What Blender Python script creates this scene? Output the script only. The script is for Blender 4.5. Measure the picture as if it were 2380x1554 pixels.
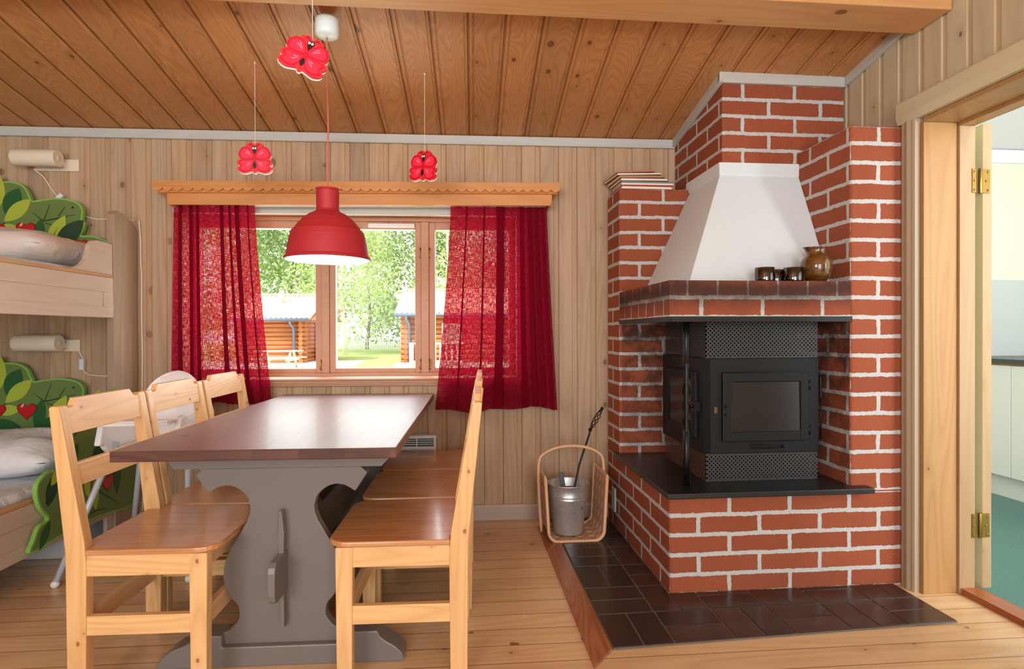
import bpy, bmesh, math, random
from mathutils import Matrix, Vector, noise as mnoise
sc = bpy.context.scene
for o in list(bpy.data.objects): bpy.data.objects.remove(o)
D = math.radians
# ------------------------------------------------------------------ camera
def cam_rows(yaw, pitch, roll):
    cy, sy = math.cos(yaw), math.sin(yaw); cp, sp = math.cos(pitch), math.sin(pitch); cr, sr = math.cos(roll), math.sin(roll)
    A = Matrix(((1,0,0),(0,0,-1),(0,1,0)))
    Ry = Matrix(((cy,0,sy),(0,1,0),(-sy,0,cy))); Rx = Matrix(((1,0,0),(0,cp,-sp),(0,sp,cp))); Rz = Matrix(((cr,-sr,0),(sr,cr,0),(0,0,1)))
    return Rz @ Rx @ Ry @ A
R_ = cam_rows(D(-3.9), .0045, -.0025)
cam_data = bpy.data.cameras.new('camera'); cam = bpy.data.objects.new('camera', cam_data); sc.collection.objects.link(cam)
cm = Matrix.Identity(4)
for i in range(3):
    cm[i][0] = R_[0][i]; cm[i][1] = -R_[1][i]; cm[i][2] = -R_[2][i]
cm[2][3] = 1.10
cam.matrix_world = cm
cam_data.sensor_width = 36; cam_data.lens = 36 * 1345 / 2380; cam_data.clip_start = .02; cam_data.clip_end = 400
sc.camera = cam
sc.view_settings.view_transform = 'Standard'; sc.view_settings.look = 'None'; sc.view_settings.gamma = 1
sc.view_settings.exposure = 0.12; sc.view_settings.use_curve_mapping = False
# ------------------------------------------------------------------ world, sun, daylight
w = bpy.data.worlds.new('world'); sc.world = w; w.use_nodes = True
bg = w.node_tree.nodes['Background']; bg.inputs[0].default_value = (.95, .98, 1, 1); bg.inputs[1].default_value = 2.3
def light(name, kind, loc, rot, energy, color=(1,1,1), size=None, sy=None, spread=None):
    l = bpy.data.lights.new(name, kind); l.energy = energy; l.color = color
    if kind == 'AREA':
        l.shape = 'RECTANGLE'; l.size = size; l.size_y = sy
        if spread: l.spread = spread
    o = bpy.data.objects.new(name, l); o.location = loc; o.rotation_euler = rot; sc.collection.objects.link(o); return o
sun = light('sun', 'SUN', (0,0,10), (D(42), 0, D(-50)), 6.5, (1,.97,.92)); sun.data.angle = D(1)
# daylight entering through the two windows of the wall behind the camera, the window in front and the kitchen window
light('daylight_rear_window', 'AREA', (-1.75,-2.45,1.55), (D(90),0,D(0)), 60, (.84,.92,1), 1.7, 1.4)
light('daylight_rear_door', 'AREA', (.75,-2.45,1.35), (D(90),0,D(0)), 60, (.84,.92,1), 1.7, 2.0)
light('daylight_front_window', 'AREA', (-.69,3.68,1.32), (D(-90),0,0), 22, (.95,.98,1), 1.8, .9)
light('ceiling_bounce_fill', 'AREA', (-.35,-.35,1.75), (D(163),0,D(0)), 34, (1,.96,.9), .5, .5)  # added fill aimed up at the ceiling, no known lamp stands here
light('daylight_kitchen_window', 'AREA', (2.7,.25,1.6), (D(90),0,D(-22)), 68, (.95,.98,1), 1.2, 1.2)
# ------------------------------------------------------------------ frames
FW = Matrix.Identity(4)
FF = Matrix.Rotation(D(1.3), 4, 'Z')     # the fireplace and the right wall stand slightly askew
FT = Matrix.Rotation(D(-.4), 4, 'Z')     # table and chairs
# ------------------------------------------------------------------ materials
class NT:
    def __init__(s, name):
        s.m = bpy.data.materials.new(name); s.m.use_nodes = True; s.t = s.m.node_tree; s.n = s.t.nodes; s.l = s.t.links
        s.b = s.n['Principled BSDF']; s.out = s.n['Material Output']
    def add(s, kind, **kw):
        nd = s.n.new(kind)
        for k, v in kw.items(): setattr(nd, k, v)
        return nd
    def val(s, sock, v):
        if hasattr(v, 'default_value') or hasattr(v, 'is_output'): s.l.new(v, sock)
        else: sock.default_value = v
    def math(s, op, a, b=None, c=None):
        nd = s.add('ShaderNodeMath', operation=op); s.val(nd.inputs[0], a)
        if b is not None: s.val(nd.inputs[1], b)
        if c is not None: s.val(nd.inputs[2], c)
        return nd.outputs[0]
    def vmath(s, op, a, b=None):
        nd = s.add('ShaderNodeVectorMath', operation=op); s.val(nd.inputs[0], a)
        if b is not None: s.val(nd.inputs[1], b)
        return nd.outputs[0]
    def noise(s, vec, scale, detail=3, rough=.55, dist=0):
        nd = s.add('ShaderNodeTexNoise'); s.val(nd.inputs['Vector'], vec); nd.inputs['Scale'].default_value = scale
        nd.inputs['Detail'].default_value = detail; nd.inputs['Roughness'].default_value = rough; nd.inputs['Distortion'].default_value = dist
        return nd.outputs['Fac']
    def ramp(s, fac, stops):
        nd = s.add('ShaderNodeValToRGB'); s.val(nd.inputs[0], fac); e = nd.color_ramp.elements
        while len(e) < len(stops): e.new(.5)
        for q, (p, c) in zip(e, stops):
            q.position = p; q.color = (*c, 1) if len(c) == 3 else c
        return nd.outputs[0]
    def mix(s, fac, a, b, mode='MIX'):
        nd = s.add('ShaderNodeMix', data_type='RGBA', blend_type=mode); s.val(nd.inputs[0], fac)
        for i, v in ((6, a), (7, b)):
            if isinstance(v, tuple): nd.inputs[i].default_value = (*v, 1) if len(v) == 3 else v
            else: s.l.new(v, nd.inputs[i])
        return nd.outputs[2]
    def bump(s, h, strength=.2, dist=.01):
        nd = s.add('ShaderNodeBump'); nd.inputs['Strength'].default_value = strength; nd.inputs['Distance'].default_value = dist
        s.l.new(h, nd.inputs['Height']); s.l.new(nd.outputs[0], s.b.inputs['Normal'])
    def fin(s, col, rough=.5, metal=0, coat=0, spec=None):
        s.val(s.b.inputs['Base Color'], (*col, 1) if isinstance(col, tuple) else col)
        s.val(s.b.inputs['Roughness'], rough); s.b.inputs['Metallic'].default_value = metal
        if coat: s.b.inputs['Coat Weight'].default_value = coat; s.b.inputs['Coat Roughness'].default_value = .12
        if spec is not None: s.b.inputs['Specular IOR Level'].default_value = spec
        return s.m
def srgb(r, g, b):
    f = lambda c: (c/255/12.92) if c/255 <= .04045 else ((c/255+.055)/1.055)**2.4
    return (f(r), f(g), f(b))
def plain(name, col, rough=.5, metal=0, coat=0, bumpy=0, spec=None, var=.06):
    n = NT(name); co = n.add('ShaderNodeTexCoord').outputs['Object']
    f = n.noise(co, 9, 4); c = n.mix(f, tuple(x*(1-var) for x in col), tuple(min(1, x*(1+var)) for x in col))
    if bumpy: n.bump(n.noise(co, 220, 5, .7), bumpy, .004)
    return n.fin(c, rough, metal, coat, spec)
def wood(name, light_, dark, axis='x', rough=.5, plank=None, knots=.25, coat=0, grain=.5, knotcol=None, pvar=.25, ring=9, spec=.4, kscale=1, line=None, strip=None, flat=None):
    """axis: grain direction; plank: (axis across, width, offset)"""
    n = NT(name); ax = 'xyz'.index(axis)
    co = n.add('ShaderNodeTexCoord').outputs['Object']
    info = n.add('ShaderNodeObjectInfo').outputs['Random']
    off = n.add('ShaderNodeCombineXYZ'); n.l.new(n.math('MULTIPLY', info, 7.3), off.inputs[ax]); n.l.new(n.math('MULTIPLY', info, 3.1), off.inputs[(ax+1) % 3])
    v = co if plank else n.vmath('ADD', co, off.outputs[0])
    rnd = None
    if plank:
        sep = n.add('ShaderNodeSeparateXYZ'); n.l.new(co, sep.inputs[0])
        idx = n.math('FLOOR', n.math('DIVIDE', n.math('SUBTRACT', sep.outputs['xyz'.index(plank[0])], plank[2]), plank[1]))
        wn = n.add('ShaderNodeTexWhiteNoise', noise_dimensions='1D'); n.l.new(idx, wn.inputs['W']); rnd = wn.outputs['Value']
        sh = n.add('ShaderNodeCombineXYZ'); n.l.new(n.math('MULTIPLY', rnd, 9.0), sh.inputs[ax]); n.l.new(n.math('MULTIPLY', rnd, 2.0), sh.inputs[(ax+1) % 3])
        v = n.vmath('ADD', v, sh.outputs[0])
    sc3 = [1.0, 1.0, 1.0]; sc3[ax] = .085
    stretched = n.vmath('MULTIPLY', v, tuple(sc3))
    low = n.noise(stretched, 7, 1.2, .5, .25)
    contour = n.math('PINGPONG', n.math('MULTIPLY', low, ring), .5)
    contour = n.math('POWER', n.math('MULTIPLY', contour, 2), .55)
    fine = n.noise(stretched, 90, 3, .6)
    g = n.math('ADD', n.math('MULTIPLY', contour, .6), n.math('MULTIPLY', fine, .4))
    c = n.mix(n.math('MULTIPLY', n.math('SUBTRACT', 1.0, g), grain), light_, dark)
    big = n.noise(stretched, 1.7, 2)
    c = n.mix(n.math('MULTIPLY', n.math('SUBTRACT', big, .35), .5), c, dark)
    if rnd is not None:
        hv = n.ramp(rnd, [(0, (1-pvar,)*3), (.35, (1, 1-pvar*.15, 1-pvar*.5)), (.7, (1-pvar*.5, 1-pvar*.35, 1-pvar*.2)), (1, (1+pvar*.3,)*3)])
        c = n.mix(1.0, c, hv, 'MULTIPLY')
    if knots:
        k3 = [6.0*kscale]*3; k3[ax] = 4.2*kscale
        nrm = 'xyz'.index(flat) if flat else (3-ax-'xyz'.index(plank[0]) if plank and plank[0] != axis else None)
        kv = n.vmath('MULTIPLY', v, tuple(k3)); kd = n.noise(kv, 3, 1); vo = n.add('ShaderNodeTexVoronoi')
        if nrm is not None:
            sk = n.add('ShaderNodeSeparateXYZ'); n.l.new(kv, sk.inputs[0]); ck = n.add('ShaderNodeCombineXYZ')
            for q_, i_ in enumerate([i for i in range(3) if i != nrm]): n.l.new(sk.outputs[i_], ck.inputs[q_])
            vo.voronoi_dimensions = '2D'; n.l.new(ck.outputs[0], vo.inputs['Vector'])
        else: n.l.new(kv, vo.inputs['Vector'])
        vo.inputs['Scale'].default_value = 1; vo.inputs['Randomness'].default_value = 1
        sepc = n.add('ShaderNodeSeparateColor'); n.l.new(vo.outputs['Color'], sepc.inputs[0])
        r = n.math('MULTIPLY', n.math('POWER', sepc.outputs[1], 2.0), .075); r = n.math('ADD', r, .036)
        inside = n.math('LESS_THAN', n.math('ADD', vo.outputs['Distance'], n.math('MULTIPLY', kd, .02)), r)
        sel = n.math('LESS_THAN', sepc.outputs[0], knots)
        kf = n.math('MULTIPLY', n.math('MULTIPLY', inside, sel), .75)
        halo = n.math('MULTIPLY', n.math('MULTIPLY', sel, n.math('SUBTRACT', 1.0, n.math('SMOOTH_MIN', n.math('MULTIPLY', vo.outputs['Distance'], 4.5), 1.0, .1))), .45)
        c = n.mix(halo, c, dark)
        c = n.mix(kf, c, knotcol or tuple(x*.35 for x in dark))
    if strip:   # the recessed tongue between two boards took the glaze differently
        frc = n.math('FRACT', n.math('DIVIDE', n.math('SUBTRACT', sep.outputs['xyz'.index(plank[0])], plank[2]), plank[1]))
        c = n.mix(n.math('MULTIPLY', n.math('GREATER_THAN', frc, strip[0]), strip[2]), c, strip[1])
    if line:    # thin seam between boards
        frc = n.math('FRACT', n.math('DIVIDE', n.math('SUBTRACT', sep.outputs['xyz'.index(plank[0])], plank[2]), plank[1]))
        c = n.mix(n.math('MULTIPLY', n.math('GREATER_THAN', n.math('ABSOLUTE', n.math('SUBTRACT', frc, .5)), .5-line/plank[1]), .75), c, tuple(x*.3 for x in dark))
    n.bump(g, .12, .003)
    return n.fin(c, rough, 0, coat, spec)
PINE = wood('pine_chair', srgb(238,198,140), srgb(198,136,76), 'z', .38, flat='y', kscale=2.4, knots=.30, coat=.1, grain=.65, ring=16)
PINE_X = wood('pine_chair_rail', srgb(238,198,140), srgb(198,136,76), 'x', .38, flat='y', kscale=2.4, knots=.30, coat=.1, grain=.65, ring=16)
PINE_Y = wood('pine_chair_cross', srgb(244,204,152), srgb(208,148,92), 'y', .38, flat='x', kscale=2.4, knots=.16, coat=.1, grain=.6, ring=16)
SEAT = wood('seat_brown', srgb(214,156,104), srgb(164,106,60), 'x', .22, flat='z', knots=.06, coat=.3, grain=.85, ring=12)
TABLETOP = wood('table_top_wood', srgb(136,100,92), srgb(92,60,54), 'y', .42, plank=('x', .14, -.42), knots=.05, coat=.06, grain=.45, pvar=.2)
TABLEEND = wood('table_edge_wood', srgb(112,70,56), srgb(50,34,31), 'x', .35, plank=('x', .137, -.42), knots=.1, grain=.9, pvar=.35, ring=14)
TPAINT = plain('grey_brown_paint', srgb(116,108,103), .34, bumpy=.06)
WALLW = wood('wall_panel_wood', srgb(204,176,144), srgb(158,118,84), 'z', .55, plank=('x', .11, -2.9), knots=.50, grain=.6, pvar=.22, knotcol=srgb(104,84,70), ring=9, line=.0011, strip=(.73, srgb(186,144,104), .30))
WALLR = wood('wall_panel_wood_side', srgb(208,196,168), srgb(168,148,116), 'z', .55, plank=('y', .115, -2.9), knots=.45, grain=.5, pvar=.18, knotcol=srgb(104,84,70), ring=8, strip=(.74, srgb(184,150,110), .35))
CEIL = wood('ceiling_boards', srgb(208,152,98), srgb(150,90,42), 'y', .42, plank=('x', .16, -2.9), knots=.22, grain=.7, pvar=.16, ring=26, line=.0014, knotcol=srgb(96,50,22))
BEAM = wood('ceiling_beam', srgb(220,170,116), srgb(180,122,70), 'x', .45, flat='z', knots=.2, grain=.5)
FLOORW = wood('floor_boards', srgb(234,202,158), srgb(190,138,92), 'x', .3, plank=('y', .11, -2.6), knots=.42, coat=.2, grain=.6, pvar=.16, knotcol=srgb(96,54,34), ring=8)
TRIMG = wood('grey_glazed_trim', srgb(196,196,190), srgb(164,160,150), 'x', .5, knots=.05, grain=.35)
TRIMGY = wood('grey_glazed_trim_along', srgb(196,196,190), srgb(164,160,150), 'y', .5, knots=.05, grain=.35)
BASEW = wood('baseboard_wood', srgb(196,178,162), srgb(158,138,122), 'x', .5, knots=.10, grain=.35)
VALW = wood('valance_pine', srgb(216,152,88), srgb(180,110,52), 'x', .42, knots=.05, grain=.5, coat=.1)
WINW = wood('window_pine', srgb(204,158,126), srgb(168,116,84), 'z', .45, flat='y', knots=.2, grain=.35)
WINWX = wood('window_pine_cross', srgb(204,158,126), srgb(168,116,84), 'x', .42, knots=.12, grain=.35)
BEDW = wood('bed_whitewash', srgb(208,190,170), srgb(178,152,126), 'y', .5, knots=.03, grain=.4)
BEDWZ = wood('bed_whitewash_post', srgb(168,144,120), srgb(136,110,86), 'z', .5, knots=.03, grain=.35)
DOORW = wood('door_frame_wood', srgb(172,144,108), srgb(142,108,70), 'z', .42, flat='y', knots=.3, grain=.5)
DOORO = wood('door_jamb_wood', srgb(180,140,92), srgb(144,98,50), 'z', .38, flat='y', knots=.15, grain=.6)
CASW = wood('door_casing_wood', srgb(182,164,138), srgb(152,128,100), 'z', .5, knots=.08, grain=.35)
CASY = wood('door_lintel_wood', srgb(210,200,168), srgb(182,166,132), 'y', .5, knots=.08, grain=.35)
THRW = wood('threshold_wood', srgb(170,98,58), srgb(120,60,34), 'y', .3, knots=0, coat=.3)
STRIPW = wood('brown_border_board', srgb(176,112,70), srgb(110,58,30), 'y', .35, knots=0, grain=.9, ring=20, coat=.15)
BENTW = wood('bent_birch', srgb(236,192,150), srgb(206,150,108), 'z', .4, knots=0, grain=.3)
WHITEP = plain('white_plastic', srgb(232,232,230), .3, var=.02)
LAMPWH = plain('lamp_enamel', srgb(236,222,200), .4, var=.02)
GREYTUBE = plain('grey_lacquered_tube', srgb(190,200,208), .3, .0, coat=.3, var=.02)
RED = plain('lamp_red_rubber', srgb(176,36,46), .55, var=.03)
CORDR = plain('red_fabric_cord', srgb(200,110,90), .7)
CANOPY = plain('canopy_white', srgb(226,238,240), .35, var=.02)
BLACKI = plain('black_iron', srgb(30,30,31), .45, .4, bumpy=.15, spec=.5)
STOVEM = plain('stove_black_paint', srgb(22,22,23), .5, .0, bumpy=.12, spec=.25)
SOOTG = plain('stove_glass_sooty', srgb(34,29,26), .25, 0)
IRONB = plain('wrought_iron', srgb(34,34,36), .3, .7)
RUST = plain('rusty_mesh_iron', srgb(104,76,62), .6, .4)
STONE = plain('dark_slate_slab', srgb(26,29,29), .28, bumpy=.25, var=.3)
GALV = None
BRASS = plain('brass', srgb(150,120,62), .32, .9)
GLASSB = None
CORD = plain('white_cord', srgb(238,232,222), .45)
PLASTER = plain('white_plaster', srgb(222,232,236), .85, bumpy=.5, var=.02)
def galv():
    n = NT('galvanized_steel'); co = n.add('ShaderNodeTexCoord').outputs['Object']
    vo = n.add('ShaderNodeTexVoronoi'); n.l.new(co, vo.inputs['Vector']); vo.inputs['Scale'].default_value = 60
    c = n.mix(vo.outputs['Distance'], srgb(196,198,198), srgb(220,222,220))
    return n.fin(c, .38, .7)
GALV = galv()
def brick_mat(name, soot=False):
    n = NT(name); uv = n.add('ShaderNodeTexCoord').outputs['UV']; co = n.add('ShaderNodeTexCoord').outputs['Object']
    nz = n.add('ShaderNodeTexNoise'); n.l.new(co, nz.inputs['Vector']); nz.inputs['Scale'].default_value = 70; nz.inputs['Detail'].default_value = 3
    nz2 = n.add('ShaderNodeTexNoise'); n.l.new(co, nz2.inputs['Vector']); nz2.inputs['Scale'].default_value = 9; nz2.inputs['Detail'].default_value = 2
    d = n.vmath('MULTIPLY', n.vmath('SUBTRACT', nz.outputs['Color'], (.5,.5,.5)), (.009,.009,0))
    d2 = n.vmath('MULTIPLY', n.vmath('SUBTRACT', nz2.outputs['Color'], (.5,.5,.5)), (.012,.010,0))
    v = n.vmath('ADD', n.vmath('ADD', uv, d), d2)
    bt = n.add('ShaderNodeTexBrick', offset=.5, offset_frequency=2, squash=1); n.l.new(v, bt.inputs['Vector'])
    bt.inputs['Scale'].default_value = 1; bt.inputs['Mortar Size'].default_value = .0092; bt.inputs['Mortar Smooth'].default_value = .12
    bt.inputs['Brick Width'].default_value = .268; bt.inputs['Row Height'].default_value = .083; bt.inputs['Bias'].default_value = 0
    bt.inputs['Color1'].default_value = (*srgb(164,82,52),1); bt.inputs['Color2'].default_value = (*srgb(144,70,45),1)
    fine = n.noise(co, 130, 4, .7); mid = n.noise(co, 5, 3)
    bc = n.mix(n.ramp(fine, [(.40, (0,0,0)), (.66, (.8,.8,.8))]), bt.outputs['Color'], srgb(116,64,44))
    bc = n.mix(n.math('MULTIPLY', mid, .35), bc, srgb(178,106,76))
    mort = n.mix(n.noise(co, 60, 4, .7), srgb(168,168,164), srgb(212,212,210))
    c = n.mix(bt.outputs['Fac'], bc, mort)
    if soot:
        # patchy film of smoke soot around the firebox opening; shade under the mantel painted in too
        sep = n.add('ShaderNodeSeparateXYZ'); n.l.new(co, sep.inputs[0])
        z = n.math('ADD', sep.outputs[2], n.math('MULTIPLY', n.math('SUBTRACT', n.noise(co, 7, 4, .7), .5), .16))
        if soot == 'mantel':
            z = n.math('ADD', sep.outputs[2], n.math('MULTIPLY', n.math('SUBTRACT', n.noise(co, 5, 4, .65), .5), .10))
            a = n.math('MULTIPLY', n.math('ABSOLUTE', n.math('SUBTRACT', z, 1.272)), 10.0)
            f = n.math('MULTIPLY', n.math('MAXIMUM', n.math('SUBTRACT', 1.0, a), 0.0), n.math('ADD', n.math('MULTIPLY', n.noise(co, 22, 4, .7), .7), .45))
            f = n.math('MINIMUM', n.math('MULTIPLY', f, 1.25), .88)
        else:
            y = sep.outputs[1]; x = sep.outputs[0]
            a = n.math('MULTIPLY', n.math('MAXIMUM', n.math('SUBTRACT', 1.0, z), 0.0), 1.1)
            f = n.math('MULTIPLY', n.math('MAXIMUM', n.math('SUBTRACT', 1.0, a), .12), .85)
            f = n.math('MULTIPLY', f, n.math('LESS_THAN', z, 1.25))
            f = n.math('MULTIPLY', f, n.math('GREATER_THAN', y, .008)); f = n.math('MULTIPLY', f, n.math('GREATER_THAN', x, .013))
            f = n.math('MULTIPLY', f, n.ramp(n.noise(co, 11, 4, .7), [(.38, (.10,.10,.10)), (.60, (1,1,1))]))
        c = n.mix(f, c, srgb(52,40,36))
    h = n.math('ADD', n.math('MULTIPLY', bt.outputs['Fac'], -.35), n.math('MULTIPLY', fine, .5))
    n.bump(h, .5, .006)
    return n.fin(c, .85, spec=.25)
BRICK = brick_mat('red_brick'); BRICKM = brick_mat('red_brick_mantel', 'mantel'); BRICKS = brick_mat('red_brick_firebox', 'box')
def curtain_mat():
    n = NT('red_linen'); uv = n.add('ShaderNodeTexCoord').outputs['UV']
    def thread(ang_scale):
        return n.noise(n.vmath('MULTIPLY', uv, ang_scale), 1, 3, .6)
    wv = n.math('MULTIPLY', n.math('ADD', thread((560,34,1)), thread((34,560,1))), .5)
    hole = n.ramp(wv, [(.50, (0,0,0)), (.61, (1,1,1))])
    n.n.remove(n.b)
    dif = n.add('ShaderNodeBsdfDiffuse'); tr = n.add('ShaderNodeBsdfTranslucent'); tp = n.add('ShaderNodeBsdfTransparent')
    dif.inputs[0].default_value = (*srgb(132,16,38),1)
    n.l.new(n.mix(hole, srgb(140,6,34), srgb(220,50,76)), tr.inputs[0])
    tp.inputs[0].default_value = (1,.86,.84,1)
    m1 = n.add('ShaderNodeMixShader'); m1.inputs[0].default_value = .32; n.l.new(dif.outputs[0], m1.inputs[1]); n.l.new(tr.outputs[0], m1.inputs[2])
    m2 = n.add('ShaderNodeMixShader'); n.l.new(n.math('MULTIPLY', hole, .50), m2.inputs[0]); n.l.new(m1.outputs[0], m2.inputs[1]); n.l.new(tp.outputs[0], m2.inputs[2])
    n.l.new(m2.outputs[0], n.out.inputs[0]); return n.m
CURT = curtain_mat()
def glass_mat(name, col=(1,1,1), mixf=.06):
    n = NT(name); n.n.remove(n.b); t = n.add('ShaderNodeBsdfTransparent'); t.inputs[0].default_value = (*col,1)
    g = n.add('ShaderNodeBsdfGlossy'); g.inputs['Roughness'].default_value = .02
    m = n.add('ShaderNodeMixShader'); m.inputs[0].default_value = mixf; n.l.new(t.outputs[0], m.inputs[1]); n.l.new(g.outputs[0], m.inputs[2]); n.l.new(m.outputs[0], n.out.inputs[0]); return n.m
PANE = glass_mat('window_glass', (.98,.99,.99), .006)
SMOKED = glass_mat('smoked_glass', (.34,.24,.20), .16)
def emis(name, col, st):
    n = NT(name); n.b.inputs['Base Color'].default_value = (*col,1); n.b.inputs['Emission Color'].default_value = (*col,1); n.b.inputs['Emission Strength'].default_value = st; return n.m
def jug_mat():
    n = NT('brown_glazed_stoneware'); co = n.add('ShaderNodeTexCoord').outputs['Object']
    f = n.noise(n.vmath('MULTIPLY', co, (6,6,40)), 1.5, 3, .6, .6)
    return n.fin(n.ramp(f, [(.25, srgb(44,26,14)), (.5, srgb(96,58,20)), (.8, srgb(120,88,32))]), .08, 0, .6)
JUG = jug_mat()
def fabric(name, a, b, sc_=30):
    n = NT(name); co = n.add('ShaderNodeTexCoord').outputs['Object']
    c = n.mix(n.noise(co, sc_, 4), a, b); n.bump(n.noise(co, 14, 4, .6, .5), .6, .02); return n.fin(c, .9, spec=.1)
PILLOW = fabric('pillow_cotton', srgb(228,216,208), srgb(240,232,226)); PILLOWW = fabric('white_cotton', srgb(226,226,228), srgb(240,240,242))
SHEET = fabric('mattress_cover', srgb(206,208,214), srgb(224,226,230)); MATB = fabric('pale_blue_ticking', srgb(190,206,214), srgb(216,226,230))
PLYW = wood('chipboard_edge', srgb(212,172,120), srgb(170,124,76), 'y', .6, knots=0, grain=.8)
G1 = plain('green_olive', srgb(104,128,66), .4, var=.05); G2 = plain('green_dark', srgb(34,90,42), .4, var=.05); G3 = plain('green_lime', srgb(172,188,62), .4, var=.05)
G4 = plain('green_edge', srgb(132,186,84), .4, var=.05); G5 = plain('green_vein', srgb(44,72,36), .4); G6 = plain('green_deep', srgb(26,64,40), .4)
BERRY = plain('berry_red', srgb(196,14,24), .25, coat=.4); BERRYD = plain('berry_dark', srgb(120,10,20), .3); BERRYH = plain('berry_highlight', srgb(246,150,140), .3)
BF1 = plain('butterfly_red', srgb(228,38,52), .3, coat=.4, var=.02); BF2 = plain('butterfly_ring', srgb(206,0,44), .3, var=.02); BF3 = plain('butterfly_pink', srgb(250,44,78), .3, var=.02)
BF4 = plain('butterfly_stroke', srgb(255,150,170), .4, var=.02); BFB = plain('butterfly_black', srgb(20,22,20), .35); BFW = plain('butterfly_white', srgb(246,244,226), .4, var=.02)
def tile_mat():
    n = NT('brown_clinker'); co = n.add('ShaderNodeTexCoord').outputs['Object']; info = n.add('ShaderNodeAttribute', attribute_name='rnd').outputs['Fac']
    c = n.mix(info, srgb(42,30,26), srgb(66,42,34)); f = n.noise(co, 240, 2, .5)
    sp = n.ramp(f, [(.66, (0,0,0)), (.72, (1,1,1))]); c = n.mix(n.math('MULTIPLY', sp, .25), c, srgb(150,130,120))
    c = n.mix(n.math('MULTIPLY', n.noise(co, 12, 4), .35), c, srgb(40,30,28))
    n.bump(n.noise(co, 60, 3), .2, .004); return n.fin(c, .3, coat=.15)
TILE = tile_mat(); GROUT = plain('tile_grout', srgb(104,98,94), .8, var=.2)
def lino():
    n = NT('teal_linoleum'); co = n.add('ShaderNodeTexCoord').outputs['Object']; f = n.noise(co, 160, 3, .6)
    return n.fin(n.ramp(f, [(.35, srgb(40,92,88)), (.6, srgb(70,124,118)), (.75, srgb(120,160,150))]), .32)
LINO = lino()
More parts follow.
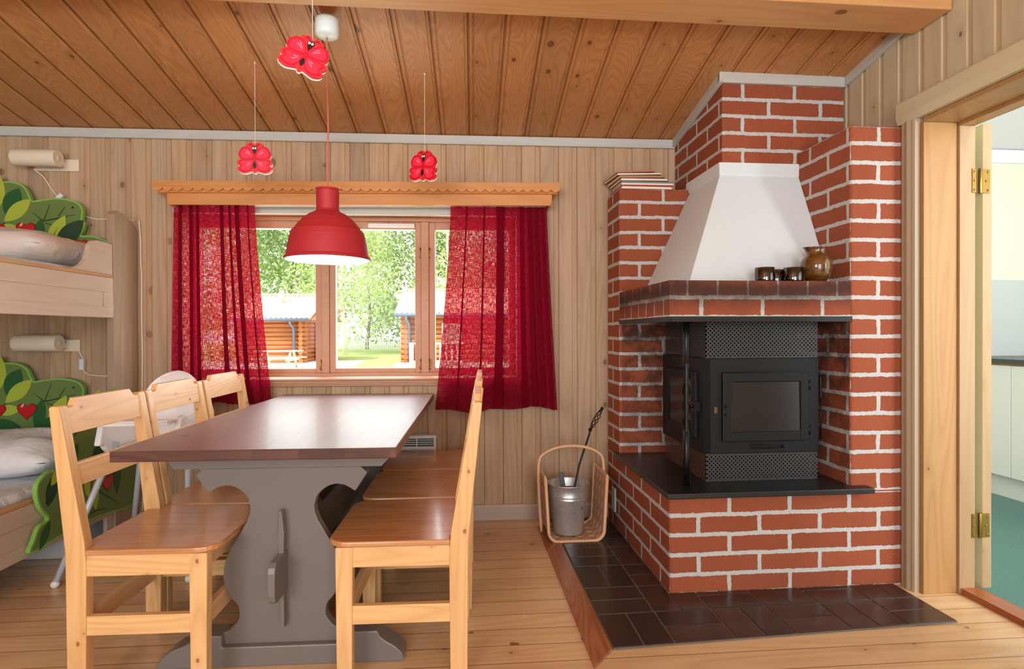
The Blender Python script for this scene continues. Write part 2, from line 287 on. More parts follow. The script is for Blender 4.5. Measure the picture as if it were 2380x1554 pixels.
# ------------------------------------------------------------------ mesh builder
COL = sc.collection
class MB:
    def __init__(s): s.v = []; s.f = []; s.m = []; s.uv = []; s.sm = []
    def poly(s, pts, mi=0, uv=None, smooth=False):
        b = len(s.v); s.v += [tuple(p) for p in pts]; s.f.append(tuple(range(b, b+len(pts)))); s.m.append(mi); s.uv.append(uv); s.sm.append(smooth)
    def faces(s, verts, faces, mi=0, smooth=False):
        b = len(s.v); s.v += [tuple(p) for p in verts]
        for f in faces: s.f.append(tuple(b+i for i in f)); s.m.append(mi); s.uv.append(None); s.sm.append(smooth)
    def hexa(s, p, mi=0):  # 8 points: bottom 0-3 ccw, top 4-7
        s.faces(p, [(3,2,1,0),(4,5,6,7),(0,1,5,4),(1,2,6,5),(2,3,7,6),(3,0,4,7)], mi); return s
    def box(s, x0, x1, y0, y1, z0, z1, mi=0):
        return s.hexa([(x0,y0,z0),(x1,y0,z0),(x1,y1,z0),(x0,y1,z0),(x0,y0,z1),(x1,y0,z1),(x1,y1,z1),(x0,y1,z1)], mi)
    def prism(s, outline, axis, a, b, mi=0, side=None, cap2=None):
        """outline: 2D points; axis 'x': (y,z), 'y': (x,z), 'z': (x,y); a<b"""
        n = len(outline)
        def P(q, t): return {'x': (t,q[0],q[1]), 'y': (q[0],t,q[1]), 'z': (q[0],q[1],t)}[axis]
        area = sum(outline[i][0]*outline[(i+1)%n][1]-outline[(i+1)%n][0]*outline[i][1] for i in range(n))
        o = list(outline) if (area > 0) != (axis == 'y') else list(outline)[::-1]
        A = [P(q, a) for q in o]; B = [P(q, b) for q in o]
        s.faces(A, [tuple(range(n))[::-1]], mi); s.faces(B, [tuple(range(n))], mi if cap2 is None else cap2)
        for i in range(n):
            j = (i+1) % n; s.faces([A[i],A[j],B[j],B[i]], [(0,1,2,3)], mi if side is None else side)
        return s
    def tube(s, path, r, seg=10, mi=0, cap=True, sy=1.0, twist=0):
        path = [Vector(p) for p in path]; n = len(path); rs = r if isinstance(r, (list, tuple)) else [r]*n
        t0 = (path[1]-path[0]).normalized(); up = Vector((0,0,1)) if abs(t0.z) < .9 else Vector((1,0,0))
        nx = t0.cross(up).normalized(); verts = []
        for i, p in enumerate(path):
            t = (path[min(i+1,n-1)]-path[max(i-1,0)]).normalized(); nx = (nx-t*nx.dot(t)).normalized(); ny = t.cross(nx)
            for k in range(seg):
                a = 2*math.pi*(k+.5)/seg + twist*i; verts.append(p+(nx*math.cos(a)+ny*math.sin(a)*sy)*rs[i])
        fs = [(i*seg+k, i*seg+(k+1)%seg, (i+1)*seg+(k+1)%seg, (i+1)*seg+k) for i in range(n-1) for k in range(seg)]
        s.faces(verts, fs, mi, True)
        if cap: s.faces(verts[:seg], [tuple(range(seg))[::-1]], mi); s.faces(verts[-seg:], [tuple(range(seg))], mi)
        return s
    def lathe(s, prof, c=(0,0,0), seg=32, mi=0, mis=None, axis='z'):
        def P(r, h, a):
            x, y = r*math.cos(a), r*math.sin(a)
            q = {'z': (x,y,h), 'x': (h,x,y), 'y': (y,h,x)}[axis]; return (c[0]+q[0], c[1]+q[1], c[2]+q[2])
        verts = [P(r, h, 2*math.pi*k/seg) for r, h in prof for k in range(seg)]
        for i in range(len(prof)-1):
            fs = [(i*seg+k, i*seg+(k+1)%seg, (i+1)*seg+(k+1)%seg, (i+1)*seg+k) for k in range(seg)]
            s.faces(verts, fs, mis[i] if mis else mi, True)
        return s
    def sphere(s, c, r, mi=0, sz=1, seg=14):
        return s.lathe([(max(1e-4, r*math.sin(math.pi*i/10)), -r*sz*math.cos(math.pi*i/10)) for i in range(11)], c, seg, mi)
    def build(s, name, mats, parent=None, org=None, frame=None, bevel=0, smooth=False, subsurf=0, weld=True, bseg=2):
        me = bpy.data.meshes.new(name); ox = Vector(org) if org else Vector()
        me.from_pydata([Vector(v)-ox for v in s.v], [], s.f)
        mats = mats if isinstance(mats, (list, tuple)) else [mats]
        for m in mats: me.materials.append(m)
        for p, mi, sm in zip(me.polygons, s.m, s.sm): p.material_index = mi; p.use_smooth = sm or smooth
        if any(u for u in s.uv):
            ul = me.uv_layers.new(name='UVMap')
            for p, u in zip(me.polygons, s.uv):
                if u:
                    for li, q in zip(p.loop_indices, u): ul.data[li].uv = q
        if weld and not any(u for u in s.uv):
            bm = bmesh.new(); bm.from_mesh(me); bmesh.ops.remove_doubles(bm, verts=bm.verts, dist=1e-5)
            bmesh.ops.recalc_face_normals(bm, faces=bm.faces); bm.to_mesh(me); bm.free()
        o = bpy.data.objects.new(name, me); COL.objects.link(o)
        if bevel:
            b = o.modifiers.new('bevel', 'BEVEL'); b.width = bevel; b.segments = bseg; b.limit_method = 'ANGLE'; b.angle_limit = D(40)
        if subsurf:
            b = o.modifiers.new('sub', 'SUBSURF'); b.levels = b.render_levels = subsurf
        if parent is not None: o.parent = parent
        elif frame is not None: o.matrix_world = frame @ Matrix.Translation(ox)
        else: o.location = ox
        return o
def tag(o, label, cat, group=None, kind=None):
    o['label'] = label; o['category'] = cat
    if group: o['group'] = group
    if kind: o['kind'] = kind
    return o
def struct(o): o['kind'] = 'structure'; return o
class Thing:
    def __init__(s, name, label, cat, org=(0,0,0), frame=FW, group=None, structure=False):
        s.o = bpy.data.objects.new(name, None); COL.objects.link(s.o); s.org = Vector(org); s.o.empty_display_size = .1
        s.o.matrix_world = frame @ Matrix.Translation(s.org)
        if structure: s.o['kind'] = 'structure'
        else: tag(s.o, label, cat, group)
    def part(s, name, mb, mat, label=None, parent=None, **kw):
        o = mb.build(name, mat, parent=parent or s.o, org=s.org, **kw)
        if label: o['label'] = label
        return o
def copy_tree(o, parent=None):
    c = o.copy(); COL.objects.link(c)
    if parent is not None: c.parent = parent
    for ch in list(o.children): copy_tree(ch, c)
    return c
# ================================================================== SETTING
CZ = lambda y: 2.235 + .19*(3.39-y) if y > 0 else 2.235+.19*3.39 + .19*y
YB = 3.39
def panel(mb, x0, x1, z0, z1, y=YB, per=.11, org=-2.9, ext=1):
    k = math.floor((x0-org)/per); pts = []
    while org+k*per < x1:
        b = org+k*per
        for dx, dy in ((0,0),(.078,0),(.081,.006),(.105,.006),(.108,.003),(.11,0)): pts.append((b+dx, dy))
        k += 1
    pts.append((org+k*per, 0)); pts.append((org+k*per+.078, 0))
    out = []
    for (xa, da), (xb, db) in zip(pts, pts[1:]):
        if xb <= x0 or xa >= x1 or xb-xa < 1e-6: continue
        f = lambda t: da+(db-da)*(t-xa)/(xb-xa)
        a, b = max(xa, x0), min(xb, x1); mb.poly([(a,y+f(a)*ext,z0),(b,y+f(b)*ext,z0),(b,y+f(b)*ext,z1),(a,y+f(a)*ext,z1)])
WX0, WX1, WZ0, WZ1 = -1.66, .28, .835, 1.80
m = MB()
panel(m, -2.86, WX0, 0, 2.26); panel(m, WX1, 2.0, 0, 2.26); panel(m, WX0, WX1, 0, WZ0); panel(m, WX0, WX1, WZ1, 2.26)
m.box(-2.86, WX0, YB+.01, YB+.21, 0, 2.35); m.box(WX1, 2.05, YB+.01, YB+.21, 0, 2.35); m.box(WX0, WX1, YB+.01, YB+.21, 0, WZ0); m.box(WX0, WX1, YB+.01, YB+.21, WZ1, 2.35)
struct(m.build('wall_back', WALLW, weld=False))
m = MB(); m.prism([(-2.6,0),(3.4,0),(3.4,2.24),(0,2.88),(-2.6,2.39)], 'x', -2.98, -2.86); struct(m.build('wall_left', WALLR))
# wall behind the camera with a window and a door opening
m = MB(); Yf0, Yf1 = -2.42, -2.30
for a in ((-2.98,-2.65,0,2.9),(-2.65,-.85,0,.8),(-2.65,-.85,2.3,2.9),(-.85,-.15,0,2.9),(-.15,1.65,2.4,2.9),(1.65,2.05,0,2.9)): m.box(a[0],a[1],Yf0,Yf1,a[2],min(a[3],2.46))
struct(m.build('wall_front', WALLR))
# right wall with the kitchen door opening (frame of the fireplace)
WXR = 1.925
def panel_y(mb, y0, y1, z0, z1f, x=WXR, per=.115, org=-2.9):
    k = math.floor((y0-org)/per)
    while org+k*per < y1:
        b = org+k*per
        for (da, ea), (db, eb) in zip(((0,0),(.083,0),(.086,.006),(.109,.006),(.113,0)), ((.083,0),(.086,.006),(.109,.006),(.113,0),(.115,0))):
            a, c = max(b+da, y0), min(b+db, y1)
            if c > a: mb.poly([(x+ea,c,z0),(x+(eb if c == b+db else ea),a if False else a,z0),(x+ea,a,z1f(a)),(x+ea,c,z1f(c))] if False else [(x+ea,a,z0),(x+eb,c,z0),(x+eb,c,z1f(c)),(x+ea,a,z1f(a))])
        k += 1
DY0, DY1, DZ = 1.36, 2.265, 1.99
czf = lambda y: CZ(y)+.02
m = MB(); panel_y(m, -2.35, DY0, 0, czf); panel_y(m, DY1, 3.4, 0, czf); panel_y(m, DY0, DY1, DZ, czf)
def wslab(mb, y0, y1, z0, x0=WXR+.008, x1=2.12):
    ys = [y0] + ([0] if y0 < 0 < y1 else []) + [y1]
    for a, b in zip(ys, ys[1:]): mb.hexa([(x0,a,z0),(x1,a,z0),(x1,b,z0),(x0,b,z0),(x0,a,CZ(a)+.05),(x1,a,CZ(a)+.05),(x1,b,CZ(b)+.05),(x0,b,CZ(b)+.05)])
wslab(m, -2.42, DY0, 0); wslab(m, DY1, 3.5, 0); wslab(m, DY0, DY1, DZ)
struct(m.build('wall_right', WALLR, frame=FF, weld=False))
# floor
m = MB(); m.box(-2.9, 2.12, -2.42, 3.42, -.08, 0)
n0 = math.ceil((-2.42+2.6)/.11)
fl = struct(m.build('floor', FLOORW, frame=Matrix.Rotation(D(.9), 4, 'Z')))
def seam_floor():
    t = FLOORW.node_tree; n = t.nodes; l = t.links; b = n['Principled BSDF']
    co = n.new('ShaderNodeTexCoord'); sep = n.new('ShaderNodeSeparateXYZ'); l.new(co.outputs['Object'], sep.inputs[0])
    def M(op, a, c):
        q = n.new('ShaderNodeMath'); q.operation = op
        for i, v in enumerate((a, c)):
            if isinstance(v, (int, float)): q.inputs[i].default_value = v
            else: l.new(v, q.inputs[i])
        return q.outputs[0]
    fr = M('FRACT', M('DIVIDE', M('ADD', sep.outputs[1], 2.6), .11), 0)
    d = M('ABSOLUTE', M('SUBTRACT', fr, .5), 0)
    f = M('GREATER_THAN', d, .484)
    old = b.inputs['Base Color'].links[0].from_socket
    mx = n.new('ShaderNodeMix'); mx.data_type = 'RGBA'; l.new(M('MULTIPLY', f, .85), mx.inputs[0]); l.new(old, mx.inputs[6]); mx.inputs[7].default_value = (*srgb(84,52,34),1)
    l.new(mx.outputs[2], b.inputs['Base Color'])
seam_floor()
# ceiling boards
def ceil_mesh():
    m = MB(); per = .16; x = -2.9; prof = [(0,0),(.003,.009),(.007,.009),(.010,0),(.022,0),(.025,.005),(.029,.005),(.032,0),(.145,0),(.148,.004),(.152,.004),(.155,0),(.16,0)]
    while x < 2.1:
        for (a, da), (b, db) in zip(prof, prof[1:]):
            for ya, yb in ((3.42, 0), (0, -2.42)):
                m.poly([(x+a,ya,CZ(ya)+da),(x+b,ya,CZ(ya)+db),(x+b,yb,CZ(yb)+db),(x+a,yb,CZ(yb)+da)])
        x += per
    for ya, yb in ((3.6, 0), (0, -2.6)):
        m.hexa([(-3,yb,CZ(yb)+.02),(2.15,yb,CZ(yb)+.02),(2.15,ya,CZ(ya)+.02),(-3,ya,CZ(ya)+.02),(-3,yb,CZ(yb)+.14),(2.15,yb,CZ(yb)+.14),(2.15,ya,CZ(ya)+.14),(-3,ya,CZ(ya)+.14)])
    return m
struct(ceil_mesh().build('ceiling', CEIL, weld=False))
# ceiling beam
m = MB(); m.box(-2.6, 1.9205, 2.10, 2.288, 2.354, 2.47)
struct(m.build('trim_1', BEAM, frame=FF, bevel=.004))
def profile_trim(name, mat, pts, frame=FW):
    m = MB(); m.prism(*pts); return struct(m.build(name, mat, frame=frame, bevel=.003))
profile_trim('trim_2', TRIMG, ([(3.392,2.188),(3.372,2.188),(3.368,2.200),(3.360,2.236),(3.392,2.234)], 'x', -2.86, 1.205))
profile_trim('trim_3', TRIMG, ([(2.735,2.312),(2.717,2.312),(2.712,2.325),(2.708,2.361),(2.735,2.357)], 'x', 1.262, 1.924), FF)
def slant(name, x0, x1, ya, yb, h=.046):
    m = MB(); dz = -.004
    m.hexa([(x0,ya,CZ(ya)-h+dz),(x1,ya,CZ(ya)-h+dz),(x1,yb,CZ(yb)-h+dz),(x0,yb,CZ(yb)-h+dz),(x0,ya,CZ(ya)+dz),(x1,ya,CZ(ya)+dz),(x1,yb,CZ(yb)+dz),(x0,yb,CZ(yb)+dz)])
    return struct(m.build(name, TRIMGY, frame=FF, bevel=.003))
slant('trim_4', 1.262, 1.284, 2.712, 3.34); slant('trim_5', 1.904, 1.924, 2.29, 2.706)
m = MB(); m.prism([(3.392,0),(3.374,0),(3.374,.075),(3.380,.09),(3.392,.09)], 'x', -2.86, .95); struct(m.build('baseboard_back', BASEW, bevel=.002))
# ================================================================== WINDOW
W = Thing('window_1', '', '', (-.69, 3.39, .83), structure=True)
YG = 3.45
m = MB()
m.box(WX0, WX0+.02, 3.392, 3.60, WZ0, WZ1); m.box(WX1-.02, WX1, 3.392, 3.60, WZ0, WZ1); m.box(WX0+.02, WX1-.02, 3.392, 3.60, WZ1-.012, WZ1)
W.part('lining', m, WINW, bevel=.002)
def fr(mb, x0, x1, z0, z1, w, y0, y1, wb=None, wt=None):
    wb = wb or w; wt = wt or w
    mb.box(x0, x0+w, y0, y1, z0, z1); mb.box(x1-w, x1, y0, y1, z0, z1); mb.box(x0+w, x1-w, y0, y1, z0, z0+wb); mb.box(x0+w, x1-w, y0, y1, z1-wt, z1)
fx0, fx1 = WX0+.021, WX1-.021
m = MB(); m.box(fx0, fx1, 3.505, 3.585, 1.762, 1.787); m.box(fx0, fx1, 3.505, 3.585, WZ0+.002, WZ0+.022)
m.box(-.896, -.852, 3.51, 3.585, WZ0+.022, 1.762); m.box(-.308, -.262, 3.51, 3.585, WZ0+.022, 1.762)
W.part('frame', m, WINWX, bevel=.003)
for a, b in ((fx0, -.896), (-.852, -.308), (-.262, fx1)):
    m = MB(); fr(m, a+.001, b-.001, WZ0+.023, 1.761, .036, 3.522, 3.57, .026, .044)
    c = W.part('casement', m, WINW, bevel=.003)
    m = MB(); m.box(a+.032, b-.032, 3.545, 3.549, WZ0+.04, 1.725); W.part('pane', m, PANE, parent=c)
for hx in (-.900, -.314, -.256):
    for hz in (.93, 1.60):
        m = MB(); m.tube([(hx,3.520,hz),(hx,3.506,hz),(hx+.003,3.502,hz-.02),(hx-.004,3.504,hz-.045),(hx+.004,3.508,hz-.055)], .0032, 6); m.sphere((hx,3.514,hz), .008)
        W.part('latch', m, BRASS)
m = MB(); m.box(-.62, -.345, 3.502, 3.521, 1.727, 1.749); W.part('vent_strip', m, WHITEP, bevel=.002)
m = MB(); m.prism([(3.60,.815),(3.60,.84),(3.36,.838),(3.352,.834),(3.352,.826),(3.362,.822),(3.362,.812),(3.368,.810),(3.368,.802),(3.374,.800),(3.374,.792),(3.389,.788),(3.389,.815)], 'x', WX0+.021, WX1-.021)
W.part('sill', m, WINWX, bevel=.0015)
m = MB(); m.box(WX0-.02, WX1+.02, 3.372, 3.390, 1.775, 1.83); W.part('head_casing', m, TRIMG, bevel=.003)
# ================================================================== FIREPLACE (frame FF)
FP = Thing('fireplace', 'open-sided corner fireplace of red brick with white plastered hood', 'fireplace', (.873, 2.345, 0), FF)
def bbox(mb, x0, x1, y0, y1, z0, z1, ux=.998, uyl=2.59, dv=0, ztop=None, faces='flrbt', su=1.0, sul=1.0):
    """brick box; f: front (-y), l: left (-x), r, b, t; ztop(y) for sloped top"""
    zt = ztop or (lambda y: z1); V = lambda z: z-.330+.83-dv; U = lambda x: (x-ux)*su+2.68; UL = lambda y: (y-uyl)*sul+2.68
    if 'f' in faces: mb.poly([(x0,y0,z0),(x1,y0,z0),(x1,y0,zt(y0)),(x0,y0,zt(y0))], 0, [(U(x0),V(z0)),(U(x1),V(z0)),(U(x1),V(zt(y0))),(U(x0),V(zt(y0)))])
    if 'l' in faces: mb.poly([(x0,y1,z0),(x0,y0,z0),(x0,y0,zt(y0)),(x0,y1,zt(y1))], 0, [(UL(y1),V(z0)),(UL(y0),V(z0)),(UL(y0),V(zt(y0))),(UL(y1),V(zt(y1)))])
    if 'r' in faces: mb.poly([(x1,y0,z0),(x1,y1,z0),(x1,y1,zt(y1)),(x1,y0,zt(y0))], 0, [(UL(y0),V(z0)),(UL(y1),V(z0)),(UL(y1),V(zt(y1))),(UL(y0),V(zt(y0)))])
    if 'b' in faces: mb.poly([(x1,y1,z0),(x0,y1,z0),(x0,y1,zt(y1)),(x1,y1,zt(y1))], 0, [(U(x1),V(z0)),(U(x0),V(z0)),(U(x0),V(zt(y1))),(U(x1),V(zt(y1)))])
    if 't' in faces: mb.poly([(x0,y0,zt(y0)),(x1,y0,zt(y0)),(x1,y1,zt(y1)),(x0,y1,zt(y1))], 0, [(U(x0),.02),(U(x1),.02),(U(x1),.06),(U(x0),.06)])
    return mb
X0, X1, YF_, YK = .873, 1.915, 2.345, 3.355
def bbuild(name, mb, mat=BRICK):
    o = FP.part(name, mb, mat)
    bm = bmesh.new(); bm.from_mesh(o.data); bmesh.ops.remove_doubles(bm, verts=bm.verts, dist=1e-5); bm.to_mesh(o.data); bm.free()
    b = o.modifiers.new('bevel', 'BEVEL'); b.width = .012; b.segments = 3; b.limit_method = 'ANGLE'; b.angle_limit = D(50)
    return o
bbuild('base', bbox(MB(), X0, X1, YF_, YK, 0, .413, sul=1.02))
bbuild('side_pillar', bbox(MB(), X0, 1.27, 3.10, YK, .413, 1.885, ux=.985, dv=-.015, uyl=3.10), BRICKS)
bbuild('side_pillar', bbox(MB(), 1.675, X1, YF_, YK, .413, 1.985, uyl=2.633), BRICKS)
bbuild('firebox_back', bbox(MB(), 1.27, 1.675, 3.101, YK, .413, 1.163, ux=.985, faces='f'), BRICKS)
m = MB(); bbox(m, X0, 1.675, YF_, 3.10, 1.163, 1.243, ux=.877, sul=2.3, faces='flbr'); o = bbuild('mantel', bbox(m, X0, 1.675, YF_, 3.10, 1.243, 1.314, ux=.950, su=2.02, sul=2.0, faces='flbrt'), BRICKM)
o.modifiers.remove(o.modifiers[0])
ct = lambda y: CZ(y)-.004
m = MB(); bbox(m, 1.285, X1, 2.735, YK, 1.985, 0, ux=1.39, uyl=2.904, ztop=ct, faces='flrt'); bbox(m, 1.285, 1.675, 2.735, YK, 1.90, 1.985, ux=1.39, uyl=2.904, faces='fl')
o = bbuild('chimney_breast', m); o.modifiers.remove(o.modifiers[0])
# plastered hood
m = MB(); zb, zc, zt = 1.315, 1.862, 1.925
A = [(1.012,2.478),(1.674,2.478),(1.674,3.099),(1.012,3.099)]; Bq = [(1.268,2.724),(1.674,2.724),(1.674,3.099),(1.268,3.099)]; Cq = [(1.264,2.720),(1.674,2.720),(1.674,3.14),(1.264,3.14)]
def loft(mb, a, za, b, zb_, nz=1):
    n = len(a)
    for k in range(nz):
        t0, t1 = k/nz, (k+1)/nz; fa = [(p[0]+(q[0]-p[0])*t0, p[1]+(q[1]-p[1])*t0, za+(zb_-za)*t0) for p, q in zip(a, b)]; fb = [(p[0]+(q[0]-p[0])*t1, p[1]+(q[1]-p[1])*t1, za+(zb_-za)*t1) for p, q in zip(a, b)]
        for i in range(n): j = (i+1) % n; mb.poly([fa[i], fa[j], fb[j], fb[i]])
loft(m, A, zb, Bq, zc, 6); loft(m, Cq, zc+.004, Cq, zt); m.poly([(x,y,zt) for x,y in Cq]); loft(m, Bq, zc, Cq, zc+.004)
FP.part('hood', m, PLASTER, 'white plastered hood', bevel=.012, bseg=3)
m = MB(); m.box(X0-.003, 1.679, YF_-.006, 3.10, 1.151, 1.163); m.box(X0-.003, 1.679, YF_-.006, YF_+.004, 1.140, 1.151); m.box(X0-.003, X0+.007, YF_-.006, 3.1, 1.140, 1.151)
FP.part('lintel_plate', m, BLACKI, 'black steel plate under the mantel', bevel=.001)
m = MB(); m.prism([(.845,2.288),(1.745,2.288),(1.745,2.343),(1.674,2.343),(1.674,3.099),(.878,3.099),(.872,3.135),(.845,3.135)], 'z', .4135, .437)
FP.part('hearth_slab', m, STONE, 'black slate hearth slab', bevel=.004)
m = MB()
rx, ry = .972, 2.412
def sqbar(mb, x, y, z0, z1, r, tw0, tw1, nz=2):
    mb.tube([(x,y,z0+(z1-z0)*i/nz) for i in range(nz+1)], r, 4, twist=(tw1-tw0)/nz)
sqbar(m, rx, ry, .437, .672, .017, 0, 0); sqbar(m, rx, ry, .672, .965, .017, 0, math.pi*2, 48); sqbar(m, rx, ry, .965, 1.151, .017, 0, 0)
for i in range(24):
    for z in ((.45+i*.009), (.975+i*.0073)): m.sphere((rx+.011, ry-.011, z), .0028, 0, 1, 6)
FP.part('corner_rod', m, IRONB, 'twisted wrought iron corner rod')
m = MB(); m.box(.862, .873, 3.17, 3.235, .09, .22); FP.part('damper_plate', m, GREYTUBE, bevel=.003)
# stove insert
ST = Thing('wood_stove', 'black steel stove insert with glazed doors and mesh grilles, under the brick mantel', 'stove', (1.08, 2.46, .437), FF)
sx0, sx1, sy0, sy1 = 1.072, 1.602, 2.452, 2.98
m = MB(); c = .028
m.prism([(sx0+c,sy0),(sx1,sy0),(sx1,sy1),(sx0,sy1),(sx0,sy0+c)], 'z', .560, .982); ST.part('body', m, STOVEM, bevel=.004)
def lattice(mb, p0, du, nu, z0, z1, pitch, r=.0016):
    """perforated sheet drawn as crossed strips on a vertical plane from p0 along du"""
    L = nu; H = z1-z0; u = Vector(du).normalized(); nrm = Vector((u.y,-u.x,0))
    def P(a, b, o=0): return tuple(Vector(p0)+u*a+Vector((0,0,b+0))+nrm*o)
    k = -int(H/pitch)-1
    while k*pitch < L:
        for sgn in (1, -1):
            a0 = k*pitch; b0, b1 = 0, H; s0, s1 = a0, a0+H
            t0 = max(0, -s0)/H if H else 0; t1 = min(1, (L-s0)/H)
            if t1 > t0:
                aa, ab = a0+t0*H, a0+t1*H; ba, bb_ = (t0*H, t1*H) if sgn == 1 else (H-t0*H, H-t1*H)
                d = Vector((ab-aa, bb_-ba)); d.normalize(); q = Vector((-d.y, d.x))*r
                mb.poly([P(aa-q.x, z0+ba-q.y, .0004*sgn), P(ab-q.x, z0+bb_-q.y, .0004*sgn), P(ab+q.x, z0+bb_+q.y, .0004*sgn), P(aa+q.x, z0+ba+q.y, .0004*sgn)])
        k += 1
gi = .012
def grille(z0, z1, mat, mat2):
    m = MB(); lattice(m, (sx0+.012, sy0+gi, 0), (1,0,0), sx1-sx0-.012, z0, z1, .0185, .0032)
    m.box(sx0+.010, sx1, sy0+gi-.001, sy0+gi+.001, z0, z0+.006); m.box(sx0+.010, sx1, sy0+gi-.001, sy0+gi+.001, z1-.006, z1)
    g = ST.part('vent_grille', m, mat, weld=False)
    m = MB(); lattice(m, (sx0+.010, sy0+gi+.002, 0), (0,1,0), .50, z0, z1, .0185, .0032)
    ST.part('vent_grille', m, mat2, weld=False)
    m = MB(); m.box(sx0+.09, sx1-.03, sy0+.12, sy1, z0, z1); ST.part('inner_box', m, plain('stove_inside', srgb(10,10,10), .9, spec=.1))
MESHM = plain('stove_mesh', srgb(62,62,62), .5, .2); grille(.982, 1.150, MESHM, MESHM); grille(.438, .560, MESHM, RUST)
def door_front():
    m = MB(); fr(m, 1.148, 1.548, .617, .918, .040, sy0-.014, sy0+.002); m.box(1.15, 1.546, sy0-.004, sy0+.002, .62, .916)
    d = ST.part('door', m, STOVEM, bevel=.003)
    m = MB(); m.box(1.187, 1.508, sy0-.009, sy0-.005, .656, .878); ST.part('glass', m, SOOTG, 'sooty glass pane', parent=d, bevel=.004)
    for hz in (.66, .86): m = MB(); m.tube([(1.548,sy0-.012,hz-.02),(1.548,sy0-.012,hz+.02)], .005, 8); ST.part('hinge', m, IRONB, parent=d)
    for hz in (.735, .77): m = MB(); m.sphere((1.162,sy0-.016,hz), .006); ST.part('knob', m, IRONB, parent=d)
door_front()
def door_left():
    m = MB(); ya, yb = 2.53, 2.90; x = sx0
    def frx(y0, y1, z0, z1, w, xa, xb):
        m.box(xa, xb, y0, y0+w, z0, z1); m.box(xa, xb, y1-w, y1, z0, z1); m.box(xa, xb, y0+w, y1-w, z0, z0+w); m.box(xa, xb, y0+w, y1-w, z1-w, z1)
    frx(ya, yb, .617, .918, .04, x-.013, x+.002); m.box(x-.004, x+.002, ya+.002, yb-.002, .62, .916); d = ST.part('door', m, STOVEM, bevel=.003)
    m = MB(); m.box(x-.009, x-.005, ya+.04, yb-.04, .656, .878); ST.part('glass', m, SOOTG, parent=d)
    m = MB(); m.tube([(x-.012,2.515,.765),(x-.05,2.515,.765)], .007, 8); m.sphere((x-.055,2.515,.765), .012); m.box(x-.03,x-.0,2.495,2.52,.745,.785); ST.part('handle', m, IRONB, parent=d)
door_left()
m = MB()
for i in range(6): m.box(1.285+i*.022, 1.300+i*.022, sy0-.006, sy0+.001, .585, .597)
m.sphere((1.43, sy0-.008, .590), .007); m.box(1.28,1.425,sy0-.004,sy0+.001,.580,.602); ST.part('damper_slider', m, IRONB, bevel=.002)
m = MB(); m.box(sx0+.026, sx0+.040, sy0-.003, sy0+.001, .563, .979); ST.part('corner_bead', m, STOVEM, bevel=.002)
m = MB(); m.box(1.112,1.128,sy0-.006,sy0+.001,.74,.768); ST.part('latch', m, RUST, bevel=.002)
m = MB(); m.tube([(sx1+.004,sy0-.004,.90-.0095*i) for i in range(12)], .005, 6); m.tube([(sx1+.006,sy0-.002,.80),(sx1+.006,sy0-.002,.62)], .003, 6); ST.part('handle_coil', m, IRONB)
# hearth tiles (frame FF): basket weave of clinker tiles
m = MB(); random.seed(3); T = .1135; tx0, tx1, ty0, ty1 = .527, 1.868, 1.965, 3.350
tiles = []
def clip_tile(x0, x1, y0, y1, r):
    x0, x1, y0, y1 = max(x0, tx0), min(x1, tx1), max(y0, ty0), min(y1, ty1)
    if x1-x0 < .03 or y1-y0 < .03: return
    if x0 > .868 and y0 > 2.34: return
    if x1 > .868 and y1 > 2.342 and x0 < .868:
        if y0 < 2.31: tiles.append(r); m.box(.8685, x1-.003, y0+.003, 2.341, .001, .009)
        x1 = .8715
    if y1 > 2.342 and x0 >= .868: y1 = 2.342
    if x1-x0 < .02: return
    g = .003; tiles.append(r); m.box(x0+g, x1-g, y0+g, y1-g, .001, .009)
j = 0; y = ty0
while y < ty1:
    i = 0; x = tx0
    while x < tx1:
        r = random.random()
        if (i+j) % 2 == 0:
            clip_tile(x, x+T, y, y+2*T, random.random()); clip_tile(x+T, x+2*T, y, y+2*T, random.random())
        else:
            clip_tile(x, x+2*T, y, y+T, random.random()); clip_tile(x, x+2*T, y+T, y+2*T, random.random())
        i += 1; x += 2*T
    j += 1; y += 2*T
nt = len(m.f)
m.box(tx0, .872, ty0, ty1, .0005, .006, 1); m.box(.872, tx1, ty0, 2.343, .0005, .006, 1)
m.v = [(x, y+((x-.527)/1.341*.062-.012)*(2.34-y)/.375, z) if y < 2.338 else (x, y, z) for x, y, z in m.v]
o = m.build('floor_tiles', [TILE, GROUT], frame=FF, weld=False); struct(o)
at = o.data.attributes.new('rnd', 'FLOAT', 'FACE')
for i, p in enumerate(o.data.polygons): at.data[i].value = tiles[i//6] if i < nt else 0
b = o.modifiers.new('bevel', 'BEVEL'); b.width = .002; b.segments = 2
m = MB(); m.prism([(.435,1.850),(.522,1.950),(.522,3.30),(.435,3.22)], 'z', .001, .010); struct(m.build('trim_6', STRIPW, frame=FF, bevel=.002))
# ================================================================== DOOR TO THE KITCHEN (frame FF)
DR = Thing('door_1', '', '', (1.93, 2.26, 0), FF, structure=True)
m = MB(); m.prism([(1.924,2.343),(1.905,2.343),(1.903,2.335),(1.908,2.325),(1.899,2.318),(1.895,2.300),(1.903,2.284),(1.907,2.281),(1.900,2.276),(1.904,2.266),(1.925,2.265)], 'z', 0, DZ)
DR.part('casing', m, CASW)
m = MB(); m.prism([(1.904,DZ),(1.924,DZ),(1.924,DZ+.098),(1.902,DZ+.098),(1.896,DZ+.09),(1.893,DZ+.03),(1.899,DZ+.012)], 'y', DY0-.09, 2.362)
DR.part('lintel_casing', m, CASY)
m = MB(); m.box(1.9, 1.925, DY0-.08, DY0, 0, DZ); DR.part('casing', m, CASW, bevel=.004)
m = MB(); m.box(1.926, 2.076, 2.245, 2.2655, 0, DZ-.02); m.box(1.926, 2.08, DY0-.001, DY0+.02, 0, DZ-.02); DR.part('jamb', m, DOORO, bevel=.002)
